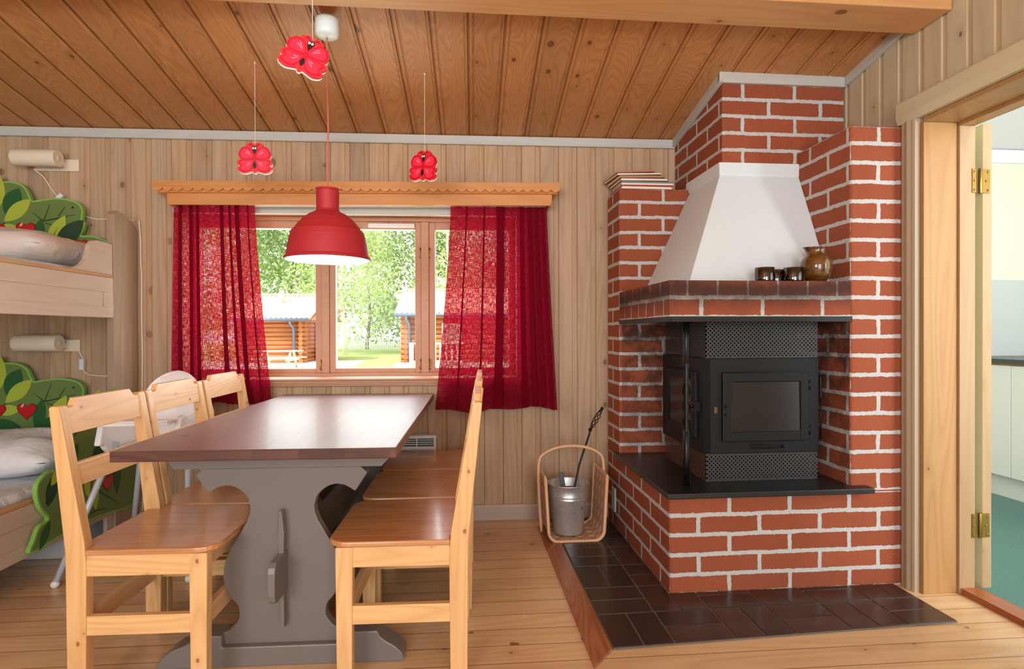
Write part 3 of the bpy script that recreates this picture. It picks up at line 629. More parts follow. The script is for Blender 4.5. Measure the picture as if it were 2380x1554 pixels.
m = MB(); m.box(2.076, 2.147, 2.232, 2.2655, 0, DZ-.035); m.box(2.08, 2.147, DY0, DY0+.033, 0, DZ-.035); DR.part('door_stop', m, DOORW, bevel=.003)
m = MB(); m.box(1.926, 2.08, DY0+.02, 2.245, DZ-.02, DZ); m.box(2.08, 2.147, DY0, 2.25, DZ-.035, DZ); DR.part('head_jamb', m, DOORO, bevel=.002)
m = MB(); m.prism([(2.085,.0),(2.185,.0),(2.178,.018),(2.165,.026),(2.08,.026),(2.09,.02)], 'y', DY0+.0, 2.243); DR.part('threshold', m, THRW, bevel=.002)
m = MB(); m.box(2.184, 2.224, 2.235, 3.06, .02, 1.965); m.m[3] = m.m[5] = 1; leaf = DR.part('leaf', m, [DOORW, plain('door_cream_paint', srgb(236,232,186), .4)], bevel=.002)
for hz in (1.725, .285):
    m = MB(); m.tube([(2.168,2.231,hz-.052),(2.168,2.231,hz+.052)], .0075, 10); m.box(2.176,2.212,2.231,2.2355,hz-.05,hz+.05); m.box(2.130,2.147,2.228,2.2325,hz-.05,hz+.05)
    for dz in (-.038,.0,.038): m.sphere((2.202 if dz else 2.194,2.2315,hz+dz), .005, 0, 1, 8); m.sphere((2.138,2.229,hz+dz), .0045, 0, 1, 8)
    DR.part('hinge', m, BRASS, bevel=.001)
# kitchen shell
KW = plain('kitchen_cream_wall', srgb(238,236,214), .7, var=.01); KG = plain('kitchen_grey_splash', srgb(196,204,204), .5, var=.01); KC = plain('kitchen_white_ceiling', srgb(232,234,242), .7, var=.01)
m = MB(); m.box(2.12, 4.3, 3.95, 4.05, 0, 2.5); struct(m.build('wall_kitchen_back', KW, frame=FF))
m = MB(); m.box(2.14, 4.28, 3.938, 3.949, .9, 1.475); struct(m.build('wall_kitchen_splashback', KG, frame=FF))
m = MB(); m.box(4.2, 4.3, -.2, 3.949, 0, 2.7); struct(m.build('wall_kitchen_right', KW, frame=FF))
m = MB(); m.box(2.121, 2.135, 2.30, 3.949, 0, 2.5); struct(m.build('wall_kitchen_left', KW, frame=FF))
m = MB(); m.box(2.12, 4.2, -.2, 3.949, -.08, -.001); m.box(2.186,4.2,-.2,3.949,-.001,.0); struct(m.build('floor_kitchen', LINO, frame=FF))
m = MB(); m.hexa([(2.13,-.2,2.9),(4.3,-.2,2.9),(4.3,4.0,2.43),(2.13,4.0,2.43),(2.13,-.2,3.0),(4.3,-.2,3.0),(4.3,4.0,2.53),(2.13,4.0,2.53)]); struct(m.build('ceiling_kitchen', KC, frame=FF))
m = MB(); m.prism([(3.949,2.34),(3.935,2.34),(3.93,2.38),(3.92,2.43),(3.949,2.44)], 'x', 2.14, 4.19); struct(m.build('trim_7', KC, frame=FF))
m = MB(); m.box(2.14, 3.585, 3.932, 3.949, 0, .105); struct(m.build('baseboard_kitchen', KC, frame=FF))
CB = Thing('base_cabinet', 'white kitchen base cabinet seen through the open doorway', 'cabinet', (3.6, 3.2, 0), FF)
m = MB(); m.box(3.575, 4.19, 1.9, 3.930, .14, .885); CB.part('carcass', m, PLYW)
m = MB(); m.box(3.60, 3.62, 1.9, 3.88, .0, .14); CB.part('plinth', m, WHITEP)
for i in range(4):
    m = MB(); m.box(3.555, 3.574, 3.925-.49*(i+1)+.004, 3.925-.49*i, .145, .872); CB.part('door', m, WHITEP, bevel=.002)
m = MB(); m.box(3.535, 4.195, 1.9, 3.936, .886, .915); tag(m.build('worktop', plain('dark_worktop', srgb(58,62,64), .3), frame=FF, org=(3.8,3.,.886), bevel=.004), 'dark grey kitchen worktop lying on the white base cabinet', 'worktop')
# ================================================================== TABLE (frame FT)
TB = Thing('dining_table', 'trestle dining table with brown top and grey painted ends', 'table', (-.665, 2.55, 0), FT)
m = MB(); m.box(-1.083, -.245, 1.775, 3.335, .717, .75)
for p in range(len(m.f)): m.m[p] = 1 if p == 2 else 0
TB.part('tabletop', m, [TABLETOP, TABLEEND], bevel=.003)
half = [(0,.65),(.256,.65),(.281,.629),(.240,.566),(.222,.578),(.203,.588),(.177,.592),(.155,.587),(.138,.577),(.123,.564),(.112,.549),(.105,.520),(.107,.498),(.117,.470),(.145,.422),(.168,.385),(.183,.352),(.191,.318),(.193,.287),(.189,.262),(.180,.238),(.166,.215),(.148,.196),(.143,.182),(.141,.166),(.143,.150),(.150,.137),(.163,.122),(.180,.108),(.204,.101),(.190,.08),(.190,.065),(0,.065)]
cx = -.649
def trestle(y0, out):
    pts = [(cx+x, z) for x, z in half] + [(cx-x, z) for x, z in half[::-1][1:-1]]
    m = MB(); m.prism(pts, 'y', y0, y0+.04); p = TB.part('end_panel', m, TPAINT, bevel=.003)
    m = MB(); m.prism([(cx-.375,.716),(cx-.375,.690),(cx-.358,.668),(cx-.345,.651),(cx+.330,.651),(cx+.345,.668),(cx+.368,.690),(cx+.368,.716)], 'y', y0-.012, y0+.055); TB.part('top_batten', m, TPAINT, bevel=.002)
    f = [(0,.0),(-.402,.0),(-.392,.022),(-.372,.045),(-.345,.062),(-.312,.074),(-.292,.084),(-.280,.104),(-.190,.104),(-.190,.066),(.190,.066),(.190,.104),(.315,.104),(.325,.084),(.345,.068),(.375,.050),(.396,.028),(.404,.010),(.398,.0)]
    m = MB(); m.prism([(cx+x, z) for x, z in f], 'y', y0-.022, y0+.065); TB.part('foot', m, TPAINT, bevel=.004)
trestle(1.972, 1); trestle(3.10, -1)
m = MB(); m.box(cx-.016, cx+.022, 2.012, 3.10, .242, .377)
m.prism([(1.845,.275),(1.850,.256),(1.864,.245),(1.99,.242),(1.99,.377),(1.864,.374),(1.850,.362),(1.845,.345)], 'x', cx-.006, cx+.018); TB.part('stretcher', m, TPAINT, bevel=.003)
m = MB(); m.prism([(cx+.004,.13),(cx+.016,.13),(cx+.014,.36),(cx+.0165,.44),(cx+.009,.515),(cx-.001,.515),(cx-.004,.44),(cx-.002,.36)], 'y', 1.938, 1.964); TB.part('wedge', m, TPAINT, bevel=.002)
# ================================================================== CHAIRS (prototype at origin, facing +x)
def make_chair():
    t = Thing('dining_chair', 'x', 'chair', (0,0,0), FT, 'pine chairs around the table')
    def lx(z):  # outer x of the rear post at height z
        return -.248 if z < .43 else -.248-.047*((z-.43)/.45)
    def lw(z): return .055 if z < .43 else .055-.023*((z-.43)/.45)
    for s in (-1, 1):
        ya, yb = (s*.225, s*.187) if s < 0 else (.187, .225)
        ya, yb = min(ya, yb), max(ya, yb)
        m = MB(); m.prism([(-.246,0),(-.193,0),(-.190,.40),(lx(.45)+.055,.47),(lx(.88)+.031,.872),(lx(.88)+.026,.88),(lx(.88)+.004,.88),(lx(.88),.874),(-.250,.44)], 'y', ya, yb)
        t.part('rear_post', m, PINE, bevel=.003)
        m = MB(); m.prism([(.112,0),(.158,0),(.162,.4315),(.108,.4315)], 'y', ya, yb); t.part('leg', m, PINE, bevel=.003)
        y0, y1 = (ya+.004, ya+.026) if s < 0 else (yb-.026, yb-.004)
        m = MB(); m.box(-.192, .110, y0, y1, .368, .431); t.part('apron', m, PINE_X, bevel=.002)
        m = MB(); m.box(-.193, .112, y0, y1, .19, .248); t.part('stretcher', m, PINE_X, bevel=.002)
    m = MB(); m.box(.118, .140, -.187, .187, .368, .431); t.part('apron', m, PINE_Y, bevel=.002)
    m = MB(); m.box(-.226, -.204, -.187, .187, .368, .425); t.part('apron', m, PINE_Y, bevel=.002)
    m = MB(); m.box(.122, .144, -.187, .187, .19, .248); t.part('stretcher', m, PINE_Y, bevel=.002)
    m = MB(); m.box(-.228, -.206, -.187, .187, .19, .248); t.part('stretcher', m, PINE_Y, bevel=.002)
    pts = [(-.193,-.228)]
    for k in range(7): a = -math.pi/2+math.pi/2*k/6; pts.append((.125+.065*math.cos(a), -.163+.065*math.sin(a)))
    for k in range(7): a = math.pi/2*k/6; pts.append((.125+.065*math.cos(a), .163+.065*math.sin(a)))
    pts += [(-.193,.228),(-.193,.186),(-.235,.186),(-.235,-.186),(-.193,-.186)]
    m = MB(); m.prism(pts, 'z', .432, .450); t.part('seat', m, SEAT, bevel=.005, bseg=3)
    def rail(z0, z1, notch, name):
        m = MB(); prof = []
        if notch:
            prof = [(-.188,z0),(.188,z0),(.188,z1-.026),(.165,z1-.026),(.155,z1-.022),(.148,z1-.012),(.138,z1),(-.138,z1),(-.148,z1-.012),(-.155,z1-.022),(-.165,z1-.026),(-.188,z1-.026)]
        else: prof = [(-.188,z0),(.188,z0),(.188,z1),(-.188,z1)]
        def X(z, k): return lx(z)+lw(z)*.5+(.011 if k else -.011)
        n = len(prof); A = [(X(z,0),y,z) for y,z in prof]; B = [(X(z,1),y,z) for y,z in prof]
        m.faces(A, [tuple(range(n))]); m.faces(B, [tuple(range(n))[::-1]])
        for i in range(n): j = (i+1)%n; m.faces([A[i],B[i],B[j],A[j]], [(0,1,2,3)])
        t.part(name, m, PINE_Y, bevel=.002)
    rail(.792, .898, True, 'top_rail'); rail(.632, .700, False, 'back_rail')
    return t
ch = make_chair()
spots = [(-.980, 2.030, 0, 'pine chair on the left of the table, nearest the camera'),
         (-.985, 2.500, 1, 'pine chair in the middle of the left row, backed by the white high chair'),
         (-.985, 2.965, 0, 'pine chair at the window end of the left row, before the red curtain'),
         (-.278, 2.045, 2, 'pine chair on the right of the table, nearest the camera'),
         (-.270, 2.520, 3, 'pine chair in the middle of the right row, mostly hidden behind the nearest one'),
         (-.265, 2.990, 2, 'pine chair at the window end of the right row, next to the wall heater')]
for i, (x, y, k, lab) in enumerate(spots):
    o = ch.o if i == 0 else copy_tree(ch.o)
    rz = [0, .01, math.pi, math.pi+.008][k]
    o.matrix_world = FT @ Matrix.Translation((x, y, 0)) @ Matrix.Rotation(rz, 4, 'Z'); o['label'] = lab
# ================================================================== HIGH CHAIR
HC = Thing('high_chair', 'white plastic high chair with pale grey tube legs, behind the left row of pine chairs', 'high chair', (-1.5, 2.88, 0))
for a, b in (((-1.635,2.775,.60),(-1.80,2.620,.018)),((-1.325,2.79,.60),(-1.25,2.638,.018)),((-1.640,3.00,.60),(-1.775,3.14,.018)),((-1.345,3.00,.60),(-1.235,3.13,.018))):
    m = MB(); m.tube([a, b], .0135, 14); l = HC.part('leg', m, GREYTUBE)
    m = MB(); m.sphere((b[0], b[1], .0175), .0175); HC.part('foot_cap', m, WHITEP, parent=l)
def shell():
    m = MB(); c0 = (-1.49, 2.90)
    # back: rounded leaning panel
    pts = []
    for k in range(17):
        a = math.pi*k/16; pts.append((.135*math.cos(a), .775+.135*math.sin(a)))
    pts += [(-.145,.62),(-.13,.56),(.13,.56),(.145,.62)]
    n = len(pts)
    A = [(c0[0]+x, 3.01+.10*(z-.56)-abs(x)*.25, z) for x, z in pts]; B = [(c0[0]+x*.93, 3.00+.10*(z-.56)-abs(x)*.45, .56+(z-.56)*.975) for x, z in pts]
    m.faces(A, [tuple(range(n))]); m.faces(B, [tuple(range(n))[::-1]])
    for i in range(n): j = (i+1)%n; m.faces([A[i],A[j],B[j],B[i]], [(0,1,2,3)], smooth=True)
    return m
WHITEH = plain('high_chair_plastic', srgb(246,246,246), .3, var=.01)
HC.part('backrest', shell(), WHITEH, bevel=.004, bseg=3)
m = MB(); m.prism([(-1.64,2.76),(-1.34,2.76),(-1.345,3.02),(-1.635,3.02)], 'z', .555, .575); HC.part('seat', m, WHITEH, bevel=.008, bseg=3)
for s in (-1, 1):
    x = -1.49+s*.165
    prof = [(2.665,.60),(2.70,.598),(2.72,.575),(2.76,.545),(2.85,.535),(3.0,.545),(3.035,.60),(3.04,.70),(3.02,.74),(2.95,.735),(2.86,.715),(2.78,.705),(2.735,.725),(2.70,.715)]
    m = MB(); m.prism(prof, 'x', x-.014, x+.014); HC.part('arm', m, WHITEH, bevel=.008, bseg=3)
m = MB(); m.prism([(-1.665,2.63),(-1.66,2.60),(-1.62,2.575),(-1.36,2.575),(-1.32,2.60),(-1.315,2.63),(-1.325,2.69),(-1.655,2.69)], 'z', .70, .715); m.tube([(-1.66,2.60,.717),(-1.62,2.578,.717),(-1.36,2.578,.717),(-1.32,2.60,.717)], .006, 8)
HC.part('front_bar', m, WHITEH, bevel=.004)
# ================================================================== BUNK BED
BD = Thing('bunk_bed', 'whitewashed wooden bunk bed in the corner, leafy green boards at its head', 'bed', (-1.9, 2.4, 0))
bx = -1.87
m = MB(); m.prism([(3.165,0),(3.372,0),(3.372,1.665),(3.352,1.695),(3.25,1.738),(3.20,1.745),(3.178,1.738),(3.165,1.722)], 'x', bx-.04, bx)
BD.part('post', m, BEDWZ, bevel=.004)
m = MB()
for ya in (3.222, 3.292): m.prism([(ya,.42),(ya+.012,.408),(ya+.024,.42),(ya+.024,1.14),(ya+.012,1.152),(ya,1.14)], 'x', bx-.0005, bx+.0012)
BD.part('post_slot', m, plain('slot_shadow_wood', srgb(170,146,122), .6))
m = MB(); m.box(bx-.04, bx, 1.28, 1.49, 0, 1.72); BD.part('post', m, BEDWZ, bevel=.004)
m = MB(); m.box(-2.78, -2.74, 3.17, 3.37, 0, 1.70); m.box(-2.78, -2.74, 1.28, 1.49, 0, 1.70); BD.part('post', m, BEDWZ, bevel=.004)
def railb(z0, z1, name):
    m = MB(); x = bx-.010
    m.box(x-.022, x, 1.49, 3.164, z0, z1)
    m.box(x, x+.006, 1.49, 3.164, z1-.075, z1); m.box(x, x+.006, 1.49, 3.164, z0, z0+.055); m.box(x, x+.006, 3.09, 3.164, z0+.055, z1-.075)
    return BD.part(name, m, BEDW, bevel=.0025)
railb(1.178, 1.385, 'upper_rail'); railb(.155, .372, 'lower_rail')
m = MB(); m.box(bx-.034, bx-.004, 1.49, 3.164, 1.3855, 1.402); BD.part('rail_cap', m, PLYW, bevel=.002)
pts = [(3.164,1.402),(2.865,1.402),(2.885,1.415),(2.925,1.432),(2.955,1.460),(2.972,1.495),(2.985,1.535),(3.005,1.556),(3.04,1.566),(3.10,1.566),(3.164,1.560)]
m = MB(); m.prism(pts, 'x', bx-.030, bx-.008); BD.part('guard_end', m, BEDW, bevel=.003)
m = MB(); m.box(-2.74, bx-.045, 1.3, 3.36, 1.22, 1.24); m.box(-2.74, bx-.045, 1.3, 3.36, .26, .28); m.box(-2.74,-2.72,1.3,3.36,1.2,1.39); m.box(-2.74,-2.72,1.3,3.36,.16,.37); BD.part('slat_base', m, BEDW)
m = MB(); m.box(bx-.034, bx-.008, 1.49, 3.164, .3725, .392); BD.part('rail_cap', m, PLYW, bevel=.002)
m = MB(); m.box(-1.905, -1.885, 3.12, 3.162, 0, .155); BD.part('foot_block', m, BEDW)
# green leaf boards
def bez_leaf(cx_, cz_, L, Wd, ang, n=9):
    up = []; 
    for k in range(n+1):
        t = k/n; w_ = math.sin(math.pi*t)**.85*Wd/2; up.append((t*L-L/2, w_))
    pts = up + [(x, -y_) for x, y_ in up[::-1][1:-1]]
    ca, sa = math.cos(ang), math.sin(ang); return [(cx_+x*ca-y_*sa, cz_+x*sa+y_*ca) for x, y_ in pts]
def heart(cx_, cz_, s_, ang=0):
    pts = []
    for k in range(20):
        t = 2*math.pi*k/20; x = 16*math.sin(t)**3; y_ = 13*math.cos(t)-5*math.cos(2*t)-2*math.cos(3*t)-math.cos(4*t)
        ca, sa = math.cos(ang), math.sin(ang); x, y_ = x*s_/32, y_*s_/32; pts.append((cx_+x*ca-y_*sa, cz_+x*sa+y_*ca))
    return pts
def smooth_outline(pts, n=5):
    out = []; N = len(pts)
    for i in range(N):
        p0, p1, p2, p3 = pts[i-1], pts[i], pts[(i+1)%N], pts[(i+2)%N]
        if len(p1) > 2 and len(p2) > 2: out.append(p1[:2]); continue
        for k in range(n):
            t = k/n; out.append(tuple(.5*((2*p1[j])+(-p0[j]+p2[j])*t+(2*p0[j]-5*p1[j]+4*p2[j]-p3[j])*t*t+(-p0[j]+3*p1[j]-3*p2[j]+p3[j])*t**3) for j in (0,1)))
    return out
def stroke(p, q, w_):
    d = Vector((q[0]-p[0], q[1]-p[1])).normalized(); nn = Vector((-d.y, d.x))*w_/2
    return [(p[0]+nn.x,p[1]+nn.y),(q[0]+nn.x*.3,q[1]+nn.y*.3),(q[0]-nn.x*.3,q[1]-nn.y*.3),(p[0]-nn.x,p[1]-nn.y)]
GM = [G4, G1, G2, G3, G5, G6, BERRY, BERRYD, BERRYH, BFB]
def leafboard(name, outline, decor, axis, a, b, face, sgn, parent_thing, label):
    """outline in the plane, slab a..b along axis, painted face at 'face' growing in sgn"""
    ol = smooth_outline(outline, 5); m = MB(); m.prism(ol, axis, a, b, 0)
    c = (sum(p[0] for p in ol)/len(ol), sum(p[1] for p in ol)/len(ol))
    # inner painted field: the outline moved inwards
    N = len(ol); inner = []
    area = sum(ol[i][0]*ol[(i+1)%N][1]-ol[(i+1)%N][0]*ol[i][1] for i in range(N))
    for i in range(N):
        d = Vector((ol[(i+1)%N][0]-ol[i-1][0], ol[(i+1)%N][1]-ol[i-1][1])).normalized(); nn = Vector((-d.y, d.x))*(1 if area > 0 else -1)
        inner.append((ol[i][0]+nn.x*.009, ol[i][1]+nn.y*.009))
    lay = [face+sgn*.0006]
    def put(poly, mi):
        lay[0] += sgn*.00025; t = lay[0]
        P = [{'y': (p[0], t, p[1]), 'x': (t, p[0], p[1])}[axis] for p in poly]; m.poly(P, mi)
    put(inner, 1)
    for poly, mi in decor: put(poly, mi)
    return parent_thing.part(name, m, GM, label, weld=False)
def headboard(z_off, top):
    X = lambda px: -2.559+(px)*(.00224); Zp = lambda py: 1.916-(py-425)*.00228+z_off
    ol = [(X(-190),Zp(500)),(X(-160),Zp(455)),(X(-110),Zp(440)),(X(-50),Zp(432)),(X(-20),Zp(425)),(X(25),Zp(421)),(X(55),Zp(432)),(X(68),Zp(455)),(X(74),Zp(466)),(X(90),Zp(464)),(X(135),Zp(459)),(X(175),Zp(467)),(X(191),Zp(485)),(X(190),Zp(510)),(X(196),Zp(520)),(X(190),Zp(540)),(X(187),Zp(548)),(X(215),Zp(549)),(X(245),Zp(560)),(X(262),Zp(575)),(X(262),Zp(625)),(X(0),Zp(625)),(X(-190),Zp(625))]
    L = lambda x, y_, l, w_, an: bez_leaf(X(x), Zp(y_), l*.00226, w_*.00226, an)
    V = lambda x0, y0, x1, y1, w_=3: stroke((X(x0),Zp(y0)), (X(x1),Zp(y1)), w_*.00226)
    dec = [(L(-20,455,110,60,D(70)),3),(L(28,468,72,42,D(62)),2),(L(40,490,82,34,D(42)),3),(V(10,520,-10,545,4),4),(L(15,535,60,26,D(5)),3),
           (V(100,515,175,498,4),4),(V(100,515,115,475),4),(V(135,503,150,480),4),(V(100,515,75,495,3),4),(V(125,508,140,515),4),(V(105,520,125,525),4),
           (L(88,545,75,28,D(78)),2),(L(130,540,90,34,D(62)),3),(L(160,545,95,42,D(45)),5),(V(122,555,133,530,2),4),(V(190,565,195,558,2),4),(V(225,575,230,560,2),4),
           (heart(X(60),Zp(536),.105),7),(heart(X(60),Zp(536),.094),6),(L(50,524,13,6,D(55)),8),(heart(X(186),Zp(572),.085),7),(heart(X(186),Zp(572),.075),6),
           (heart(X(-5),Zp(535),.08),7),(heart(X(-5),Zp(535),.07),6),(L(2,575,85,40,D(0)),2),(L(90,590,90,40,D(60)),2),(L(130,590,80,34,D(62)),3),(bez_leaf(X(169),Zp(482),.012,.011,0),9)]
    leafboard('head_board', ol, dec, 'y', 3.330, 3.352, 3.330, -1, BD, top)
headboard(0, 'green leaf-shaped board of the upper bunk'); headboard(-.985, 'green leaf-shaped board of the lower bunk')
def side_guard():
    x = bx+.002; P = lambda px, py: (1345*abs(bx)/(1090-px)*1.0, 1.10-(py-769)*abs(bx)/(1090-px))
    ol = [P(107,1256),P(113,1225),P(125,1195),P(143,1180),P(128,1160),P(119,1130),P(122,1100),P(145,1075),P(180,1068),P(193,1050),P(188,1020),P(190,1000),P(186,965),P(196,940),P(225,928),P(260,925),P(275,905),P(292,893),P(310,895),P(322,905),P(329,930),P(331,1000),P(334,1080),P(330,1148),P(250,1178),P(180,1213)]
    dec = []
    def L(px, py, l, w_, an, mi): c = P(px,py); dec.append((bez_leaf(c[0], c[1], l, w_, an), mi))
    L(135,1215,.13,.05,D(60),2); L(150,1115,.15,.07,D(70),5); L(160,1085,.10,.05,D(45),3); L(205,960,.16,.05,D(80),2); L(240,930,.18,.07,D(60),3); L(300,915,.10,.05,D(70),3)
    L(195,1045,.14,.06,D(60),2); L(248,1040,.14,.08,D(70),5); L(225,1110,.12,.045,D(100),3); L(241,1130,.15,.06,D(95),3); L(290,1080,.22,.06,D(88),2); L(205,1180,.16,.05,D(40),2)
    for a, c_ in (((240,1165),(270,1158)),((250,1120),(295,1150)),((200,1130),(235,1165)),((240,1165),(215,1180))): dec.append((stroke(P(*a), P(*c_), .006), 4))
    for px, py in ((268,1100),(180,985)): c = P(px,py); dec.append((heart(c[0],c[1],.10),7)); dec.append((heart(c[0],c[1],.088),6))
    c = P(136,1145); dec.append((bez_leaf(c[0],c[1],.012,.011,0),9))
    leafboard('side_guard', ol, dec, 'x', x, x+.018, x+.018, 1, BD, 'green leaf-shaped safety board on the lower bunk')
side_guard()
def cushion(name, label, c, sx, sy, sz, mat, seed, cat='pillow', tilt=0):
    random.seed(seed); m = MB(); N = 22; V = []
    for side in (1, -1):
        for i in range(N+1):
            for j in range(N+1):
                u, v = i/N*2-1, j/N*2-1
                e = ((1-abs(u)**3.2)*(1-abs(v)**3.2)); h = max(0, e)**.45
                pin = 1-.05*(1-abs(u))*(abs(v)**4)-.05*(1-abs(v))*(abs(u)**4)
                nz = mnoise.noise(Vector((u*2.3+seed, v*2.3, side*.5)))*.16+mnoise.noise(Vector((u*6+seed, v*5, side)))*.05
                z = side*sz*h*(.5+nz*(1 if side > 0 else .3)); V.append((c[0]+u*sx/2*pin, c[1]+v*sy/2*pin, c[2]+z+tilt*v))
    M_ = (N+1)**2
    F = [(s_*M_+i*(N+1)+j, s_*M_+(i+1)*(N+1)+j, s_*M_+(i+1)*(N+1)+j+1, s_*M_+i*(N+1)+j+1) for s_ in (0,1) for i in range(N) for j in range(N)]
    m.faces(V, F, 0, True); o = m.build(name, mat, org=(c[0],c[1],c[2]-sz/2)); tag(o, label, cat); return o
m = MB(); m.box(-2.735, -1.925, 1.32, 3.325, 1.241, 1.425)
tag(m.build('mattress', MATB, org=(-2.3,2.3,1.241), bevel=.03, bseg=4), 'thin pale blue mattress lying in the upper bunk', 'mattress')
m = MB(); m.box(-2.735, -1.92, 1.32, 3.325, .281, .42)
tag(m.build('mattress', SHEET, org=(-2.3,2.3,.281), bevel=.03, bseg=4), 'pale grey mattress lying in the lower bunk', 'mattress')
cushion('pillow', 'beige-white pillow on the upper bunk', (-2.34,3.03,1.512), .74, .52, .185, PILLOW, 2)
cushion('pillow', 'white pillow on the lower bunk', (-2.31,3.02,.512), .76, .56, .19, PILLOWW, 5)
# storage box under the lower bunk
m = MB(); m.box(-2.45,-1.98,2.95,3.3,.001,.11); tag(m.build('storage_box', plain('pale_grey_plastic', srgb(206,210,212), .4), org=(-2.2,3.1,0), bevel=.008), 'low pale grey box on the floor under the bunk bed', 'box')
# reading lamps
def reading_lamp(z, upper):
    t = Thing('reading_lamp', ('cream tubular reading lamp on the wall above the upper bunk' if upper else 'cream tubular reading lamp on the wall above the lower bunk'), 'lamp', (-2.35, 3.39, z), group=None)
    m = MB(); m.lathe([(.043,-2.482),(.0445,-2.4805),(.045,-2.478),(.045,-2.262),(.0445,-2.2595),(.043,-2.258)], (0,3.300,z), 36, axis='x'); m.lathe([(.001,-2.482),(.0431,-2.482)], (0,3.300,z), 36, axis='x'); m.lathe([(.0431,-2.258),(.001,-2.258)], (0,3.300,z), 36, axis='x'); m.lathe([(.016,-2.2578),(.014,-2.2555),(.001,-2.2555)], (0,3.300,z), 24, axis='x'); t.part('shade', m, LAMPWH)
    m = MB(); m.box(-2.44,-2.205,3.378,3.39,z-.048,z+.018); m.box(-2.30,-2.27,3.33,3.379,z-.03,z+.0); t.part('wall_plate', m, LAMPWH, bevel=.003)
    m = MB(); m.lathe([(.001,0),(.006,0),(.006,-.018),(.001,-.018)], (-2.475,3.30,z-.0), 10, axis='x'); t.part('screw', m, WHITEP)
    t.o.location.x += .022
    return t
reading_lamp(2.046, True); reading_lamp(1.045, False)
def cable(pts, r=.003, n=6):
    out = []; N = len(pts)
    for i in range(N-1):
        p0, p1, p2, p3 = pts[max(i-1,0)], pts[i], pts[i+1], pts[min(i+2,N-1)]
        for k in range(n):
            t = k/n; out.append(tuple(.5*((2*p1[j])+(-p0[j]+p2[j])*t+(2*p0[j]-5*p1[j]+4*p2[j]-p3[j])*t*t+(-p0[j]+3*p1[j]-3*p2[j]+p3[j])*t**3) for j in range(3)))
    out.append(pts[-1]); return MB().tube(out, r, 8)
def lamp_cable(name, label, pts, sw, ang):
    t = Thing(name, label, 'cord', pts[0]); t.part('cord', cable(pts), CORD)
    m = MB(); m.box(-.012,.012,-.010,.010,-.030,.030); m.lathe([(.0075,-.0101),(.0075,-.0112),(.0005,-.0112)], (0,0,0), 16, axis='y')
    R = Matrix.Rotation(ang, 4, 'Y'); m.v = [tuple(R @ Vector(v)+Vector(sw)) for v in m.v]; t.part('switch', m, WHITEP, bevel=.003)
lamp_cable('lamp_cord', 'white cord with inline switch from the upper reading lamp to the bed post', [(-2.40,3.35,2.0),(-2.37,3.38,1.965),(-2.33,3.382,1.90),(-2.30,3.383,1.86),(-2.26,3.383,1.815),(-2.22,3.383,1.775),(-2.14,3.384,1.745),(-2.08,3.384,1.735),(-1.98,3.384,1.735),(-1.89,3.384,1.728)], (-2.285,3.375,1.845), D(40))
lamp_cable('lamp_cord', 'white cord with inline switch from the lower reading lamp', [(-2.235,3.36,1.055),(-2.20,3.382,1.05),(-2.19,3.383,1.0),(-2.165,3.383,.95),(-2.165,3.383,.90),(-2.15,3.383,.875),(-2.10,3.384,.862),(-1.96,3.384,.855),(-1.915,3.384,.855)], (-2.167,3.375,.925), 0)
tag(cable([(-1.862,3.378,1.73),(-1.855,3.380,1.62),(-1.856,3.383,1.5),(-1.851,3.383,1.40),(-1.853,3.383,1.2),(-1.850,3.383,1.0),(-1.852,3.383,.8),(-1.855,3.383,.55),(-1.85,3.383,.30),(-1.85,3.378,.10)], .0032).build('extension_cord', CORD, org=(-1.85,3.383,.1)), 'white cord running down the wall between bed post and left curtain', 'cord')
# ================================================================== VALANCE, CURTAINS, HEATER
VL = Thing('curtain_valance', 'pine valance shelf with scalloped edge above the window', 'valance', (-.6, 3.3, 1.9))
m = MB(); m.box(-1.708, .492, 3.222, 3.389, 1.897, 1.925); 
nS = 42; L_ = 2.2/nS
for i in range(nS):
    a = -1.708+i*L_; pts = [(a, 1.8965)]
    for k in range(9): t = k/8; pts.append((a+L_*t, 1.888-.017*math.sin(math.pi*t)**.8))
    pts.append((a+L_, 1.8965)); m.prism(pts, 'y', 3.222, 3.236)
VL.part('shelf', m, VALW)
m = MB(); m.prism([(3.389,1.864),(3.232,1.864),(3.238,1.8825),(3.389,1.8825)], 'x', -1.69, .475); m.box(-1.70,.484,3.236,3.389,1.8825,1.8965); VL.part('moulding', m, VALW)
m = MB(); m.prism([(-1.642,1.8635),(-1.642,1.815),(-1.630,1.800),(.436,1.800),(.448,1.815),(.448,1.8635)], 'y', 3.240, 3.256); m.box(-1.64,-1.625,3.256,3.389,1.80,1.863); m.box(.433,.447,3.256,3.389,1.80,1.863)
VL.part('fascia', m, VALW, bevel=.002)
m = MB(); m.box(-1.615, .425, 3.285, 3.300, 1.812, 1.828); m.box(-1.615,.425,3.335,3.349,1.812,1.828); VL.part('curtain_rail', m, WHITEP)
VL.o.rotation_euler = (0, D(-.55), 0)
